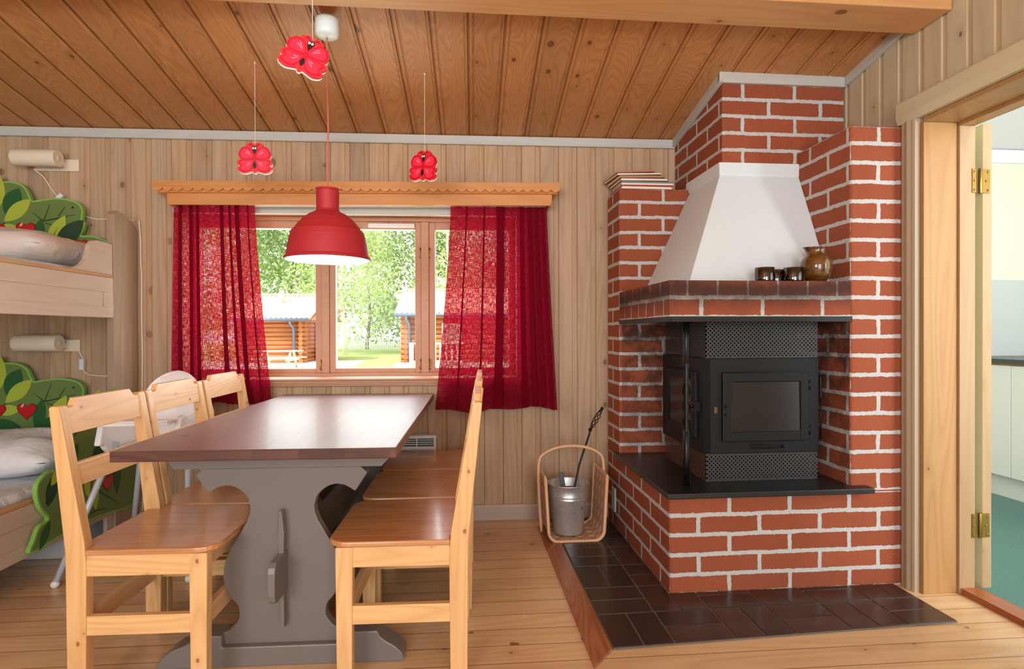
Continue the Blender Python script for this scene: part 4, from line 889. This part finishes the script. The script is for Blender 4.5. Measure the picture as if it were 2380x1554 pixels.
def curtain(name, label, top, bot, zt, zb, y, pleats, seed, hemw):
    """pleats: (position, width, depth) of folds where the cloth doubles back on itself"""
    random.seed(seed); prof = []; u = 0; lift = 0
    for p, wd, dp in sorted(pleats)+[(1.001, 0, 0)]:
        while u < min(p, 1): prof.append((u, .004*math.sin(u*38+seed)+.003*mnoise.noise(Vector((u*14, seed, 0))), 0)); u += .006
        if p <= 1:
            for k in range(1, 17):
                t = k/16; xx = p+wd*(1.0*t+.62*math.sin(2*math.pi*t)); prof.append((xx, -dp*math.sin(math.pi*t)**2-dp*.45*math.cos(2*math.pi*t)*math.sin(math.pi*t), 1))
            u = p+wd
    L_ = [0]
    for a_, b_ in zip(prof, prof[1:]): L_.append(L_[-1]+math.hypot(b_[0]-a_[0], (b_[1]-a_[1])/.45))
    M_ = 60; V = []; UV = []; N = len(prof)
    for j in range(M_+1):
        v = j/M_; g = v**1.25; sw = .55+.55*min(1, v*1.6)
        for i, (px_, py_, k_) in enumerate(prof):
            d = px_+.012*math.sin(3.1*v+px_*9+seed)*v*(1-abs(2*px_-1))
            x = (top[0]+(top[1]-top[0])*d)*(1-g)+(bot[0]+(bot[1]-bot[0])*d)*g
            yy = y+py_*sw+.010*math.sin(px_*21+seed+1.5*v)*(.3+v)
            z = zt+(zb-zt)*v+(.010*math.sin(px_*7+seed)+.006*math.sin(px_*17))*v**6
            V.append((x, yy, z)); UV.append((L_[i]*.47, z))
    m = MB()
    for j in range(M_):
        for i in range(N-1):
            q = (j*N+i, j*N+i+1, (j+1)*N+i+1, (j+1)*N+i)
            m.f.append(q); m.m.append(0); m.uv.append([UV[k] for k in q]); m.sm.append(True)
    m.v = V; o = m.build(name, CURT, org=((top[0]+top[1])/2, y, zb)); tag(o, label, 'curtain'); return o
curtain('curtain', 'red linen curtain hanging left of the window, behind the pine chairs', (-1.640,-1.205), (-1.655,-1.118), 1.812, .70, 3.312,
        [(.06,.05,.018),(.18,.06,.02),(.27,.05,.018),(.56,.06,.022),(.67,.035,.016),(.74,.07,.022),(.90,.02,.012)], 4, 0)
curtain('curtain', 'red linen curtain hanging right of the window, over the heater end', (-.122,.432), (-.212,.492), 1.815, .655, 3.312,
        [(.155,.018,.012),(.335,.02,.014),(.46,.10,.022),(.70,.06,.02),(.79,.045,.02),(.86,.04,.018),(.93,.04,.016)], 9, 0)
HT = Thing('wall_heater', 'white convector heater on the wall under the window', 'heater', (-.6, 3.39, .12))
m = MB(); m.box(-1.05, -.208, 3.300, 3.380, .12, .435); m.box(-1.05,-.208,3.318,3.380,.435,.512); m.box(-1.05,-.208,3.300,3.318,.500,.515); m.box(-1.05,-.208,3.300,3.318,.435,.452); m.box(-.222,-.208,3.300,3.318,.452,.50); m.box(-1.05,-1.03,3.300,3.318,.452,.50)
for i in range(3): m.box(-1.03,-.222,3.302,3.306,.462+i*.012,.467+i*.012)
for i in range(9): m.box(-.32-i*.09,-.314-i*.09,3.301,3.308,.452,.50)
HT.part('casing', m, WHITEP, bevel=.002)
m = MB(); m.box(-1.03,-.222,3.312,3.3175,.452,.50); HT.part('grille_gap', m, plain('heater_inside', srgb(70,84,84), .6))
# ================================================================== PENDANT LAMP
PL = Thing('pendant_lamp', 'red bell-shaped pendant lamp over the table', 'lamp', (-.593, 2.43, 1.40))
c = (-.593, 2.43, 0)
outer = [(.047,1.690),(.050,1.688),(.050,1.683),(.046,1.680),(.045,1.605),(.0475,1.600),(.052,1.594),(.075,1.583),(.098,1.565),(.118,1.543),(.133,1.522),(.140,1.515),(.143,1.513),(.150,1.490),(.157,1.455),(.162,1.425),(.164,1.412),(.170,1.408),(.173,1.402),(.171,1.397),(.166,1.397)]
inner = [(.166,1.397),(.162,1.408),(.158,1.43),(.150,1.47),(.138,1.51),(.115,1.54),(.09,1.565),(.05,1.585),(.0445,1.60),(.0445,1.688),(.047,1.690)]
m = MB(); m.lathe(outer, c, 72, 0); m.lathe(inner, c, 72, 1); PL.part('shade', m, [RED, plain('shade_inside_white', srgb(246,246,244), .5, var=.01)], 'matt red shade, white inside', weld=False)
m = MB(); m.lathe([(.001,1.684),(.040,1.684),(.0445,1.68)], c, 30); m.lathe([(.022,1.684),(.022,1.56),(.001,1.56)], c, 20); PL.part('lamp_holder', m, WHITEP)
m = MB(); m.lathe([(.021,1.56),(.022,1.53),(.034,1.49),(.036,1.46),(.030,1.43),(.015,1.414),(.001,1.411)], c, 24); PL.part('bulb', m, emis('bulb_glass', (.45,.60,.52), .35), 'frosted bulb')
m = cable([(-.593,2.43,1.684),(-.5935,2.43,1.8),(-.590,2.43,1.95),(-.5925,2.43,2.1),(-.594,2.43,2.309)], .0034); PL.part('cord', m, CORDR, 'red textile cord')
m = MB(); m.lathe([(.001,2.309),(.012,2.309),(.036,2.312),(.045,2.318),(.048,2.332),(.048,2.378),(.046,2.385),(.001,2.385)], c, 36); PL.part('ceiling_rose', m, CANOPY, 'white ceiling cup')
m = MB(); m.tube([(-.603,2.43,2.384),(-.613,2.40,2.423)], .006, 8); PL.part('hook', m, CORDR)
lp = light('pendant_bulb_light', 'POINT', (-.593, 2.43, 1.40), (0,0,0), 4.0, (1,.97,.92)); lp.data.shadow_soft_size = .03; lp.parent = None
# ================================================================== BUTTERFLIES
def bf_outline():
    half = [(0,8),(-10,22),(-26,30),(-46,25),(-68,10),(-72,-12),(-107,-24),(-128,-68),(-114,-104),(-136,-124),(-132,-150),(-116,-160),(-130,-172),(-134,-186),(-118,-208),(-78,-219),(-34,-207),(-16,-204),(-10,-214),(0,-217)]
    h = [(x*.000574, (z-95+190)*.000574) for x, z in half]
    return h + [(-x, z) for x, z in h[::-1][1:-1]]
def make_bf():
    t = Thing('butterfly_ornament', 'x', 'ornament', (0,0,0), group='red wooden butterflies on strings')
    m = MB(); ol = smooth_outline(bf_outline(), 3); m.prism(ol, 'y', -.004, .006, 0, side=1, cap2=2)
    # rim: front part red, back part white
    t.part('wings', m, [BF1, BF1, BFW], weld=False)
    m2 = MB(); ob = [(x*1.0, z-.0035) for x, z in ol]; m2.prism(ob, 'y', .0062, .010, 0); t.part('backing', m2, BFW, 'cream back board')
    S = .000574; lay = [-.0042]
    m = MB()
    def put(poly, mi):
        lay[0] -= .0002; m.poly([(x, lay[0], z) for x, z in poly], mi)
    K = lambda x, z: (x*S, (z+95)*S)
    UP = [(3,-98),(8,-66),(24,-36),(48,-14),(76,-6),(104,-18),(120,-46),(122,-78),(106,-98),(64,-106)]
    LO = [(3,-102),(60,-112),(104,-112),(124,-126),(118,-142),(104,-158),(112,-172),(122,-184),(106,-202),(72,-210),(38,-200),(16,-170),(6,-130)]
    for mi, k_, in ((0, 1.0), (1, .80)):
        for s in (-1, 1):
            for P_, c_ in ((UP, (52,-72)), (LO, (52,-150))):
                put(smooth_outline([K((c_[0]+(x-c_[0])*k_)*s, c_[1]+(z-c_[1])*k_) for x, z in P_], 3), mi)
    for s in (-1, 1):
        for a, b_ in (((30,-72),(58,-38)),((34,-76),(70,-50)),((30,-140),(60,-160)),((28,-132),(58,-140))):
            put(stroke(K(b_[0]*s,b_[1]), K(a[0]*s,a[1]), 7*S), 2)
    t.part('wing_pattern', m, [BF2, BF3, BF4], weld=False)
    m = MB(); lay[0] = -.0062
    put([K(-21,-12),K(-20,-24),K(-12,-46),K(0,-72),K(12,-46),K(20,-24),K(21,-12),K(10,-3),K(-10,-3)], 0)
    ma = MB(); ma.poly([(x, -.0064, z) for x, z in bez_leaf(*K(0,-155), 60*S, 26*S, D(90))]); t.part('abdomen', ma, BFB, weld=False)
    for s in (-1, 1): put(stroke(K(8*s,-8), K(28*s,14), 6*S), 0); put(stroke(K(26*s,12), K(44*s,8), 7*S), 0)
    t.part('head', m, BFB, weld=False)
    m = MB(); lay[0] = -.0078
    for s in (-1, 1): put([(K(9*s,-20)[0]+math.cos(a)*7.5*S, K(9*s,-20)[1]+math.sin(a)*9.5*S) for a in [k*math.pi/6 for k in range(12)]], 0)
    for s in (-1, 1): put([(K(8*s,-18)[0]+math.cos(a)*2.6*S, K(8*s,-18)[1]+math.sin(a)*3.4*S) for a in [k*math.pi/4 for k in range(8)]], 1)
    t.part('eyes', m, [BFW, BFB], weld=False)
    return t
bf = make_bf(); bfs = []
for i, (pos, rot, L, lab) in enumerate((((-1.0,2.75,1.905), (0,0,0), .395, 'red butterfly ornament hanging on a string left of the red lamp'), ((-.232,2.80,1.897), (0,D(6),D(-30)), .405, 'red butterfly ornament hanging on a string right of the red lamp'), ((-.566,2.03,2.050), (D(-12),D(21),D(8)), .50, 'large red butterfly ornament hanging tilted beside the white ceiling cup'))):
    o = bf.o if i == 0 else copy_tree(bf.o)
    o.matrix_world = Matrix.Translation(pos) @ Matrix.Rotation(rot[2],4,'Z') @ Matrix.Rotation(rot[1],4,'Y') @ Matrix.Rotation(rot[0],4,'X'); o['label'] = lab; bfs.append(o)
for o in bfs:
    mw = o.matrix_world.copy(); inv = mw.inverted(); top = mw @ Vector((0,.002,.056)); zc_ = CZ(top.y)
    m = MB(); m.tube([inv @ top, inv @ Vector((top.x, top.y, zc_-.012)), inv @ Vector((top.x, top.y, zc_-.0005))], .0011, 6); m.sphere(inv @ Vector((top.x,top.y,zc_-.012)), .004, 0, 1, 8)
    m.build('string', CORD, parent=o)
# ================================================================== BASKET, BUCKET, TOOLS (frame FF)
BK = Thing('log_basket', 'woven birch log basket with bent handle on the floor by the brick wall', 'basket', (.60, 3.11, 0), FF)
def U_path(w0, z1, y, n=10, r=.055, z0=.012):
    cx_ = .605; pts = [(cx_-w0, y, z1)]
    for k in range(n+1): a = math.pi+math.pi/2*k/n; pts.append((cx_-w0*.90+r+r*math.cos(a), y, z0+r+r*math.sin(a)))
    for k in range(n+1): a = -math.pi/2+math.pi/2*k/n; pts.append((cx_+w0*.90-r+r*math.cos(a), y, z0+r+r*math.sin(a)))
    pts.append((cx_+w0, y, z1)); return pts
def weave_mat():
    n = NT('woven_birch_chip'); uv = n.add('ShaderNodeTexCoord').outputs['UV']
    mp = n.add('ShaderNodeMapping'); n.l.new(uv, mp.inputs[0]); mp.inputs['Rotation'].default_value = (0,0,D(45)); mp.inputs['Scale'].default_value = (22,22,22)
    ck = n.add('ShaderNodeTexChecker'); n.l.new(mp.outputs[0], ck.inputs[0]); ck.inputs['Scale'].default_value = 1
    br = n.add('ShaderNodeTexBrick', offset=0); n.l.new(mp.outputs[0], br.inputs['Vector']); br.inputs['Scale'].default_value = 1; br.inputs['Brick Width'].default_value = 1; br.inputs['Row Height'].default_value = 1; br.inputs['Mortar Size'].default_value = .05
    c_ = n.mix(ck.outputs['Fac'], srgb(226,192,160), srgb(206,168,134)); c_ = n.mix(br.outputs['Fac'], c_, srgb(110,76,54))
    c_ = n.mix(n.math('MULTIPLY', n.noise(uv, 40, 3), .3), c_, srgb(150,110,80)); return n.fin(c_, .5)
WEAVE = weave_mat()
ya, yb = 2.965, 3.245
P1, P2 = U_path(.160, .345, ya), U_path(.160, .352, yb)
m = MB(); acc = 0
for i in range(len(P1)-1):
    d = (Vector(P1[i+1])-Vector(P1[i])).length; uvq = [(acc,0),(acc+d,0),(acc+d,.28),(acc,.28)]
    m.poly([P1[i], P1[i+1], P2[i+1], P2[i]], 0, uvq, True)
    o1 = [Vector(p)+Vector((-.004 if p[0] < .6 else .004, 0, -.003)) for p in (P1[i], P1[i+1], P2[i+1], P2[i])]; m.poly([tuple(q) for q in o1], 0, uvq, True); acc += d
BK.part('basket_body', m, WEAVE)
for P in (P1, P2):
    m = MB()
    for dy in (-.007, .007): m.tube([(p[0]+(-.003 if p[0]<.6 else .003), p[1]+dy*.6, p[2]-.002) for p in P], .0065, 8, sy=1.3)
    BK.part('rim_hoop', m, BENTW)
m = MB(); hp = [(.440,3.10,.02),(.428,3.10,.20),(.424,3.10,.34)]
for k in range(1, 12):
    a = math.pi-math.pi*k/12; hp.append((.604+.180*math.cos(a)*(1 if abs(math.cos(a))>.3 else 1), 3.10, .375+.105*math.sin(a)**.8))
hp += [(.784,3.10,.34),(.780,3.10,.20),(.768,3.10,.02)]
m = cable(hp, .009, 4); BK.part('handle', m, BENTW)
for xx in (.436, .764): m = MB(); m.box(xx,xx+.010,ya,yb,.335,.352); BK.part('top_slat', m, BENTW, bevel=.002)
BU = Thing('zinc_bucket', 'galvanized steel bucket standing in the birch log basket', 'bucket', (.585, 3.10, .015), FF)
bc = (.585, 3.10, 0)
m = MB(); m.lathe([(.001,.020),(.076,.020),(.078,.016),(.080,.022),(.100,.20),(.1025,.205),(.1025,.212),(.1005,.214),(.1035,.220),(.1035,.227),(.102,.230),(.110,.278),(.113,.281),(.113,.285),(.109,.286),(.107,.280),(.077,.026),(.001,.026)], bc, 48); BU.part('pail', m, GALV)
m = MB(); m.tube([(.585+.111*math.cos(a), 3.10+.112*math.sin(a), .279-.035*math.sin(a) if math.sin(a)<0 else .279) for a in [math.pi*.05+math.pi*.9*k/16 for k in range(17)]], .0028, 6); BU.part('bail', m, GALV)
m = MB()
for a_, z_, l_ in ((-54,.170,.004),(-54,.162,.004),(-53,.155,.003),(-49,.166,.003),(-48,.158,.003),(-44,.163,.004)):
    q = math.radians(a_); r_ = .0775+.0225*(z_-.022)/.178+.0006; m.box(.585+r_*math.cos(q)-.0016,.585+r_*math.cos(q)+.0016,3.10+r_*math.sin(q)-.0012,3.10+r_*math.sin(q)+.0012,z_-l_/2,z_+l_/2)
o = BU.part('pen_marks', m, IRONB, 'small dark handwritten marks'); o['kind'] = 'stuff'
m = MB(); m.lathe([(.001,.236),(.099,.236)], bc, 30); BU.part('ash', m, plain('grey_ash', srgb(60,58,58), .9, var=.4), 'dark ash inside the bucket')
m = MB()
def rotpts(m_): return m_
pk = [(.605,3.10,.20),(.63,3.115,.28),(.655,3.13,.37),(.685,3.145,.45),(.715,3.165,.52),(.725,3.17,.555)]
m = cable(pk, .0055, 5)
h0, h1 = Vector(pk[-1]), Vector((.80,3.20,.668)); ax_ = (h1-h0).normalized(); nx_ = ax_.cross(Vector((0,1,0))).normalized(); ny_ = ax_.cross(nx_)
m.sphere(h0, .011)
m2 = MB()
for s_ in range(4):
    pts = []
    for k in range(19):
        t = k/18; r_ = .013*math.sin(math.pi*t)+.002; a = s_*math.pi/2+t*math.pi*2.2; p = h0.lerp(h1, t)+(nx_*math.cos(a)+ny_*math.sin(a))*r_; pts.append(tuple(p))
    m2.tube(pts, .0026, 6)
m2.sphere(h1, .009)
PO = Thing('fire_poker', 'black wrought iron poker with twisted basket handle leaning in the bucket', 'poker', (.605,3.10,.20), FF)
PO.part('shaft', m, IRONB); PO.part('handle', m2, IRONB)
m = MB(); m.prism([(.548,.17),(.578,.17),(.550,.350),(.524,.350)], 'y', 3.040, 3.047); tag(m.build('ash_shovel', plain('grey_flat_iron', srgb(92,92,94), .5, .5), frame=FF, org=(.54,3.06,.17), bevel=.002), 'flat grey iron shovel handle sticking up from the bucket', 'shovel')
# ================================================================== BOOKS, GLASSES, JUG (frame FF)
cov = [srgb(236,232,228), srgb(196,60,48), srgb(226,206,190), srgb(120,132,150), srgb(150,106,70), srgb(176,132,90), srgb(140,96,64), srgb(196,128,112)]
PAGE = plain('book_pages', srgb(238,228,206), .8, var=.03)
labs = ['cream booklet at the bottom of the pile on the left brick pillar', 'thin red booklet, second from the bottom of the pile on the brick pillar', 'pale pink booklet in the lower part of the pile on the brick pillar', 'blue-grey booklet on top of the neatly stacked lower ones on the brick pillar', 'brown book, lowest of the fanned ones on the brick pillar', 'tan book in the middle of the fanned ones on the brick pillar', 'dark brown book, second from the top of the pile on the brick pillar', 'reddish book tilted on top of the pile on the brick pillar']
z = 1.886; 
for i in range(8):
    th = [.012,.007,.010,.010,.014,.013,.012,.009][i]; wx = [.285,.29,.295,.30,.27,.265,.26,.225][i]; dy_ = .21
    x0 = [.892,.888,.890,.892,.888,.880,.868,.862][i]; rz = [0,D(1),D(-1),D(.6),D(2),D(4),D(6),D(5)][i]; tilt = 0 if i < 4 else D(-[0,0,0,0,1.0,2.2,3.4,4.2][i])
    t = Thing('book', labs[i], 'book', (x0, 3.115, z), FF, 'books and booklets on the left brick pillar')
    t.o.matrix_world = FF @ Matrix.Translation((x0, 3.115, z+.0008)) @ Matrix.Rotation(rz,4,'Z') @ Matrix.Rotation(tilt,4,'Y')
    m = MB(); m.box(0,wx,0,.0015 if i % 2 else .0,0,th) if i % 2 else None; m.box(0,wx,0,dy_,0,.0016); m.box(0,wx,0,dy_,th-.0016,th); m.box(0,wx,dy_-.002,dy_,0,th)
    t.org = Vector(); t.part('cover', m, plain('book_cover', cov[i], .5)); m = MB(); m.box(.002,wx-.003,.002,dy_-.0025,.0018,th-.0018); t.part('pages', m, PAGE)
    z += th+.001+(.0 if i < 4 else 0)
def glass(x, y, label, sc_=1):
    t = Thing('tea_light_glass', label, 'glass', (x,y,1.3145), FF, 'smoked glass tea-light holders on the mantel')
    m = MB(); r = .040*sc_; h = .062*sc_; m.lathe([(.001,1.3145),(r*.96,1.3145),(r,1.320),(r,1.3145+h),(r-.003,1.3145+h),(r-.003,1.322),(.001,1.322)], (x,y,0), 32); t.part('glass_body', m, SMOKED)
    m = MB(); m.lathe([(r-.0045,1.3225),(r-.0045,1.336),(.001,1.337)], (x,y,0), 24); t.part('wax', m, plain('dark_wax', srgb(60,42,36), .4))
glass(1.325, 2.41, 'smoked brown glass on the mantel, leftmost of the three'); glass(1.400, 2.455, 'smaller smoked glass on the mantel, in the middle of the three', .92); glass(1.452, 2.405, 'smoked brown glass on the mantel, right beside the brown jug')
JG = Thing('stoneware_jug', 'round brown glazed jug with spout on the right end of the mantel', 'jug', (1.565,2.415,1.3145), FF)
jc = (1.565, 2.415, 0); jp = [(.001,1.3145),(.036,1.3145),(.040,1.318),(.054,1.338),(.063,1.362),(.066,1.385),(.062,1.408),(.052,1.424),(.043,1.434),(.040,1.442),(.040,1.455),(.043,1.463),(.047,1.467),(.044,1.468),(.037,1.455),(.037,1.44),(.001,1.43)]
m = MB(); m.lathe(jp, jc, 40)
m.v = [((v[0]-.013*max(0,(1.565-v[0])/.045)**3 if v[2] > 1.445 and v[0] < 1.565 and abs(v[1]-2.415) < .022 else v[0]), v[1], v[2]) for v in m.v]
JG.part('jug_body', m, JUG)
# ================================================================== OUTSIDE
GZ = -.40
def lawn_mat():
    n = NT('lawn_grass'); co = n.add('ShaderNodeTexCoord').outputs['Object']; f = n.noise(co, .5, 4); g = n.noise(co, 14, 4, .7)
    c_ = n.mix(f, srgb(150,176,84), srgb(206,206,140)); c_ = n.mix(n.math('MULTIPLY', g, .5), c_, srgb(120,156,60)); return n.fin(c_, .9)
m = MB(); m.box(-40, 40, 3.6, 90, GZ-.2, GZ); o = m.build('lawn', lawn_mat()); struct(o)
m = MB(); m.prism([(-14.5,14),(-3.9,14),(-5.0,24),(-5.6,31),(-16,31)], 'z', GZ+.001, GZ+.02); struct(m.build('path_gravel', plain('pale_gravel', srgb(226,222,210), .9)))
LOG = None
def log_mat():
    n = NT('brown_log_wall'); co = n.add('ShaderNodeTexCoord').outputs['Object']
    c_ = n.mix(n.noise(n.vmath('MULTIPLY', co, (.3,.3,5)), 3, 4), srgb(196,120,66), srgb(130,74,40)); return n.fin(c_, .7)
LOG = log_mat(); ROOFT = plain('terracotta_roof_tile', srgb(224,176,150), .6, var=.12); BLUEP = plain('blue_grey_downpipe', srgb(90,106,130), .4)
def cabin(x0, x1, y0, y1, eave, ridge, label, pipe_x, over=.5, win=None, chimney=None, pavilion=None):
    t = Thing('log_cabin', label, 'cabin', ((x0+x1)/2, y0, GZ))
    m = MB(); nl = 10; hl = (eave-GZ)/nl
    for i in range(nl):
        for (a, b_, ax) in (((x0-.25, y0), (x1+.25, y0), 0), ((x0, y0-.25), (x0, y1), 1), ((x1, y0-.25), (x1, y1), 1)):
            m.tube([(a[0],a[1],GZ+hl*(i+.5)), (b_[0],b_[1],GZ+hl*(i+.5))], hl*.54, 12)
    t.part('log_wall', m, LOG)
    ym = (y0+y1)/2; m = MB(); n_ = int((x1-x0+2*over)/.24)
    for i in range(n_):
        a = x0-over+i*.24; b_ = a+.24
        for ya_, yb_, za, zb_ in ((y0-over, ym, eave-.02, ridge), (y1+over, ym, eave-.02, ridge)):
            m.poly([(a,ya_,za),(a+.12,ya_,za+.06),(a+.12,yb_,zb_+.06),(a,yb_,zb_)], smooth=True); m.poly([(a+.12,ya_,za+.06),(b_,ya_,za),(b_,yb_,zb_),(a+.12,yb_,zb_+.06)], smooth=True)
    m.prism([(y0-over,eave-.10),(ym,ridge-.08),(y1+over,eave-.10),(y1+over,eave-.02),(ym,ridge),(y0-over,eave-.02)], 'x', x0-over, x1+over)
    for i in range(n_): m.tube([(x0-over+i*.24,ym,ridge+.05),(x0-over+i*.24+.22,ym,ridge+.07)], .09, 8)
    t.part('roof', m, ROOFT, weld=False)
    m = MB(); m.prism([(y0,eave-.05),(ym,ridge-.12),(y1,eave-.05)], 'x', x0, x0+.08); m.prism([(y0,eave-.05),(ym,ridge-.12),(y1,eave-.05)], 'x', x1-.08, x1); t.part('gable', m, LOG)
    m = MB(); m.tube([(x0-over,y0-over-.06,eave-.06),(x1+over,y0-over-.06,eave-.06)], .07, 8); t.part('gutter', m, BLUEP)
    m = MB(); m.tube([(pipe_x,y0-over-.04,eave-.1),(pipe_x,y0-over-.02,eave-.25),(pipe_x+.12,y0-.35,eave-.5),(pipe_x+.12,y0-.32,GZ+.05)], .06, 8); t.part('downpipe', m, BLUEP)
    if win:
        m = MB(); fr(m, win[0], win[1], win[2], win[3], .08, y0-.30, y0-.20); wf = t.part('window', m, WHITEP); m = MB(); m.box(win[0]+.08,win[1]-.08,y0-.25,y0-.24,win[2]+.08,win[3]-.08); t.part('pane', m, plain('reflecting_pane', srgb(170,196,186), .1), parent=wf)
    if chimney:
        m = MB(); m.tube([(chimney,ym-1.1,ridge-.8),(chimney,ym-1.1,ridge+.25)], .12, 10); m.box(chimney-.45,chimney+.45,ym-1.6,ym-1.3,ridge-.95,ridge-.85); t.part('vent_pipe', m, ROOFT)
    return t
cabin(-11.2, -8.35, 29, 35, 1.78, 3.05, 'brown log cabin with pale tiled roof, seen through the left window pane', -8.75, chimney=-9.9)
cabin(-3.05, 3.5, 27, 33, 1.95, 3.2, 'brown log cabin with pale tiled roof, seen through the right window panes', -3.0, win=(-1.4,-.5,.6,1.5))
# lower wing with a window right of the left cabin
t = Thing('cabin_annex', 'low dark log annex with a small window behind the left cabin', 'shed', (-7.9,31,GZ)); m = MB()
for i in range(9): m.tube([(-8.3,31,GZ+.22*(i+.5)),(-7.2,31,GZ+.22*(i+.5))], .12, 10)
t.part('log_wall', m, LOG); m = MB(); m.prism([(-8.5,1.55),(-8.5,1.65),(-7.4,2.45),(-7.4,2.35)], 'y', 30.4, 34); t.part('roof', m, ROOFT)
m = MB(); fr(m, -8.05, -7.62, .35, 1.35, .07, 30.80, 30.88); wf = t.part('window', m, WHITEP); m = MB(); m.box(-7.98,-7.69,30.84,30.85,.42,1.28); t.part('pane', m, plain('reflecting_pane', srgb(190,214,200), .1), parent=wf)
PT = Thing('picnic_table', 'pale wooden picnic table standing before the left cabin', 'table', (-7.9, 24.5, GZ)); PW = plain('sun_bleached_wood', srgb(232,214,186), .7)
m = MB(); [m.box(-8.9,-7.1,24.15+.16*i,24.29+.16*i,GZ+.72,GZ+.76) for i in range(5)]; PT.part('tabletop', m, PW)
for yy in (23.75, 25.1): m = MB(); [m.box(-8.9,-7.1,yy+.15*i,yy+.13+.15*i,GZ+.42,GZ+.46) for i in range(2)]; PT.part('bench', m, PW)
for xx in (-8.55, -7.45):
    for s_ in (-1, 1): m = MB(); m.tube([(xx,24.5+s_*.2,GZ+.72),(xx,24.5+s_*.65,GZ+.001)], .055, 4); PT.part('leg', m, PW)
    m = MB(); m.box(xx-.03,xx+.03,23.75,25.38,GZ+.33,GZ+.42); PT.part('brace', m, PW)
m = MB()
for i in range(9): m.box(-2.62+i*.24,-2.52+i*.24,25.0,25.03,GZ+.12,GZ+1.0)
m.box(-2.66,-.4,24.97,25.06,GZ+.98,GZ+1.05); m.box(-2.66,-.4,24.98,25.05,GZ+.2,GZ+.27); m.box(-2.7,-2.58,24.95,25.08,GZ,GZ+1.05); m.box(-3.4,2.5,25.1,26.5,GZ,GZ+.12)
tag(m.build('porch_railing', WHITEP, org=(-2,25,GZ)), 'white porch railing in front of the right cabin', 'railing')
m = MB()
for i in range(70): m.box(-10.0+i*.17,-9.92+i*.17,47.0,47.04,GZ,GZ+1.0)
m.box(-10,1.9,47.04,47.1,GZ+.3,GZ+.38); m.box(-10,1.9,47.04,47.1,GZ+.75,GZ+.83)
tag(m.build('picket_fence', WHITEP, org=(-4,47,GZ)), 'long white picket fence at the far end of the lawn', 'fence')
# trees: each a trunk with branches and its own leaf mesh
def leafm(name, a, b_):
    n = NT(name); co = n.add('ShaderNodeTexCoord').outputs['Object']; n.n.remove(n.b)
    c_ = n.mix(n.noise(co, 1.3, 3), a, b_); d_ = n.add('ShaderNodeBsdfDiffuse'); t_ = n.add('ShaderNodeBsdfTranslucent'); n.l.new(c_, d_.inputs[0]); n.l.new(c_, t_.inputs[0])
    mx = n.add('ShaderNodeMixShader'); mx.inputs[0].default_value = .5; n.l.new(d_.outputs[0], mx.inputs[1]); n.l.new(t_.outputs[0], mx.inputs[2]); n.l.new(mx.outputs[0], n.out.inputs[0]); return n.m
LF = [leafm('birch_leaves', srgb(158,184,112), srgb(206,216,158)), leafm('dark_leaves', srgb(118,142,96), srgb(166,182,128)), leafm('pale_leaves', srgb(176,194,126), srgb(222,226,182))]
BARK = plain('white_birch_bark', srgb(222,218,208), .8, var=.3); BARKD = plain('grey_bark', srgb(140,124,108), .8, var=.3)
def tree(x, y, h, r, n, mi, label, bark, lo=.25, size=.16, seed=0, name='birch_tree'):
    random.seed(seed); t = Thing(name, label, 'tree', (x,y,GZ), group=None)
    m = MB(); m.tube([(x+.15*math.sin(k*1.3+seed), y, GZ+h*k/8) for k in range(9)], [.17*(1-k/9.5) for k in range(9)], 8)
    tips = []
    for k in range(26):
        zz = GZ+h*random.uniform(lo*.8,.92); a = random.uniform(0,6.28); rr = r*random.uniform(.45,1)*(1-.5*(zz-GZ)/h); p = (x+rr*math.cos(a), y+rr*math.sin(a)*.8, zz+random.uniform(-.3,.9))
        m.tube([(x,y,zz-.4),((x+p[0])/2,(y+p[1])/2,(zz+p[2])/2+.15),p], [.05,.03,.012], 5, cap=False); tips.append(p)
    t.part('trunk', m, bark)
    m = MB()
    for k in range(int(n*.72)):
        q = tips[k % len(tips)]; g = random.gauss
        sp = .34*r; dz = g(0,sp*.9); px_, py_, pz = q[0]+g(0,sp*.8), q[1]+g(0,sp*.8), q[2]+dz-.35*abs(g(0,.8))
        if pz < GZ+h*lo*.55: continue
        s_ = size*random.uniform(.5,1.2); u_ = Vector((g(0,1),g(0,1),g(0,1))).normalized(); v_ = u_.cross(Vector((g(0,1),g(0,1),g(0,1)))).normalized(); c_ = Vector((px_,py_,pz))
        m.poly([c_-u_*s_, c_-v_*s_*.5, c_+u_*s_, c_+v_*s_*.5])
    t.part('foliage', m, LF[mi], weld=False)
tree(-8.45, 38.5, 12, 3.0, 9000, 0, 'birch tree with white trunk, left in the middle window pane', BARK, .38, .15, 1)
tree(-12.8, 42, 13, 4.0, 11000, 1, 'tall grey-barked tree behind the left cabin roof', BARKD, .28, .19, 2, 'deciduous_tree')
tree(-3.9, 44, 11, 3.4, 10000, 1, 'broad leafy tree behind the lawn, centre of the middle window pane', BARKD, .08, .18, 3, 'deciduous_tree')
tree(-1.6, 40, 12, 3.0, 7000, 2, 'slender birch tree rising behind the right cabin roof', BARK, .2, .16, 4)
tree(-9.2, 52, 12, 3.6, 9000, 2, 'pale green tree between the cabins, farthest back', BARKD, .1, .2, 5, 'deciduous_tree')
tree(-17.5, 46, 13, 4.5, 9000, 0, 'birch tree at the far left behind the left curtain', BARK, .2, .2, 6)
tree(2.5, 46, 12, 4.0, 8000, 1, 'leafy tree behind the right curtain', BARKD, .15, .2, 7, 'deciduous_tree')
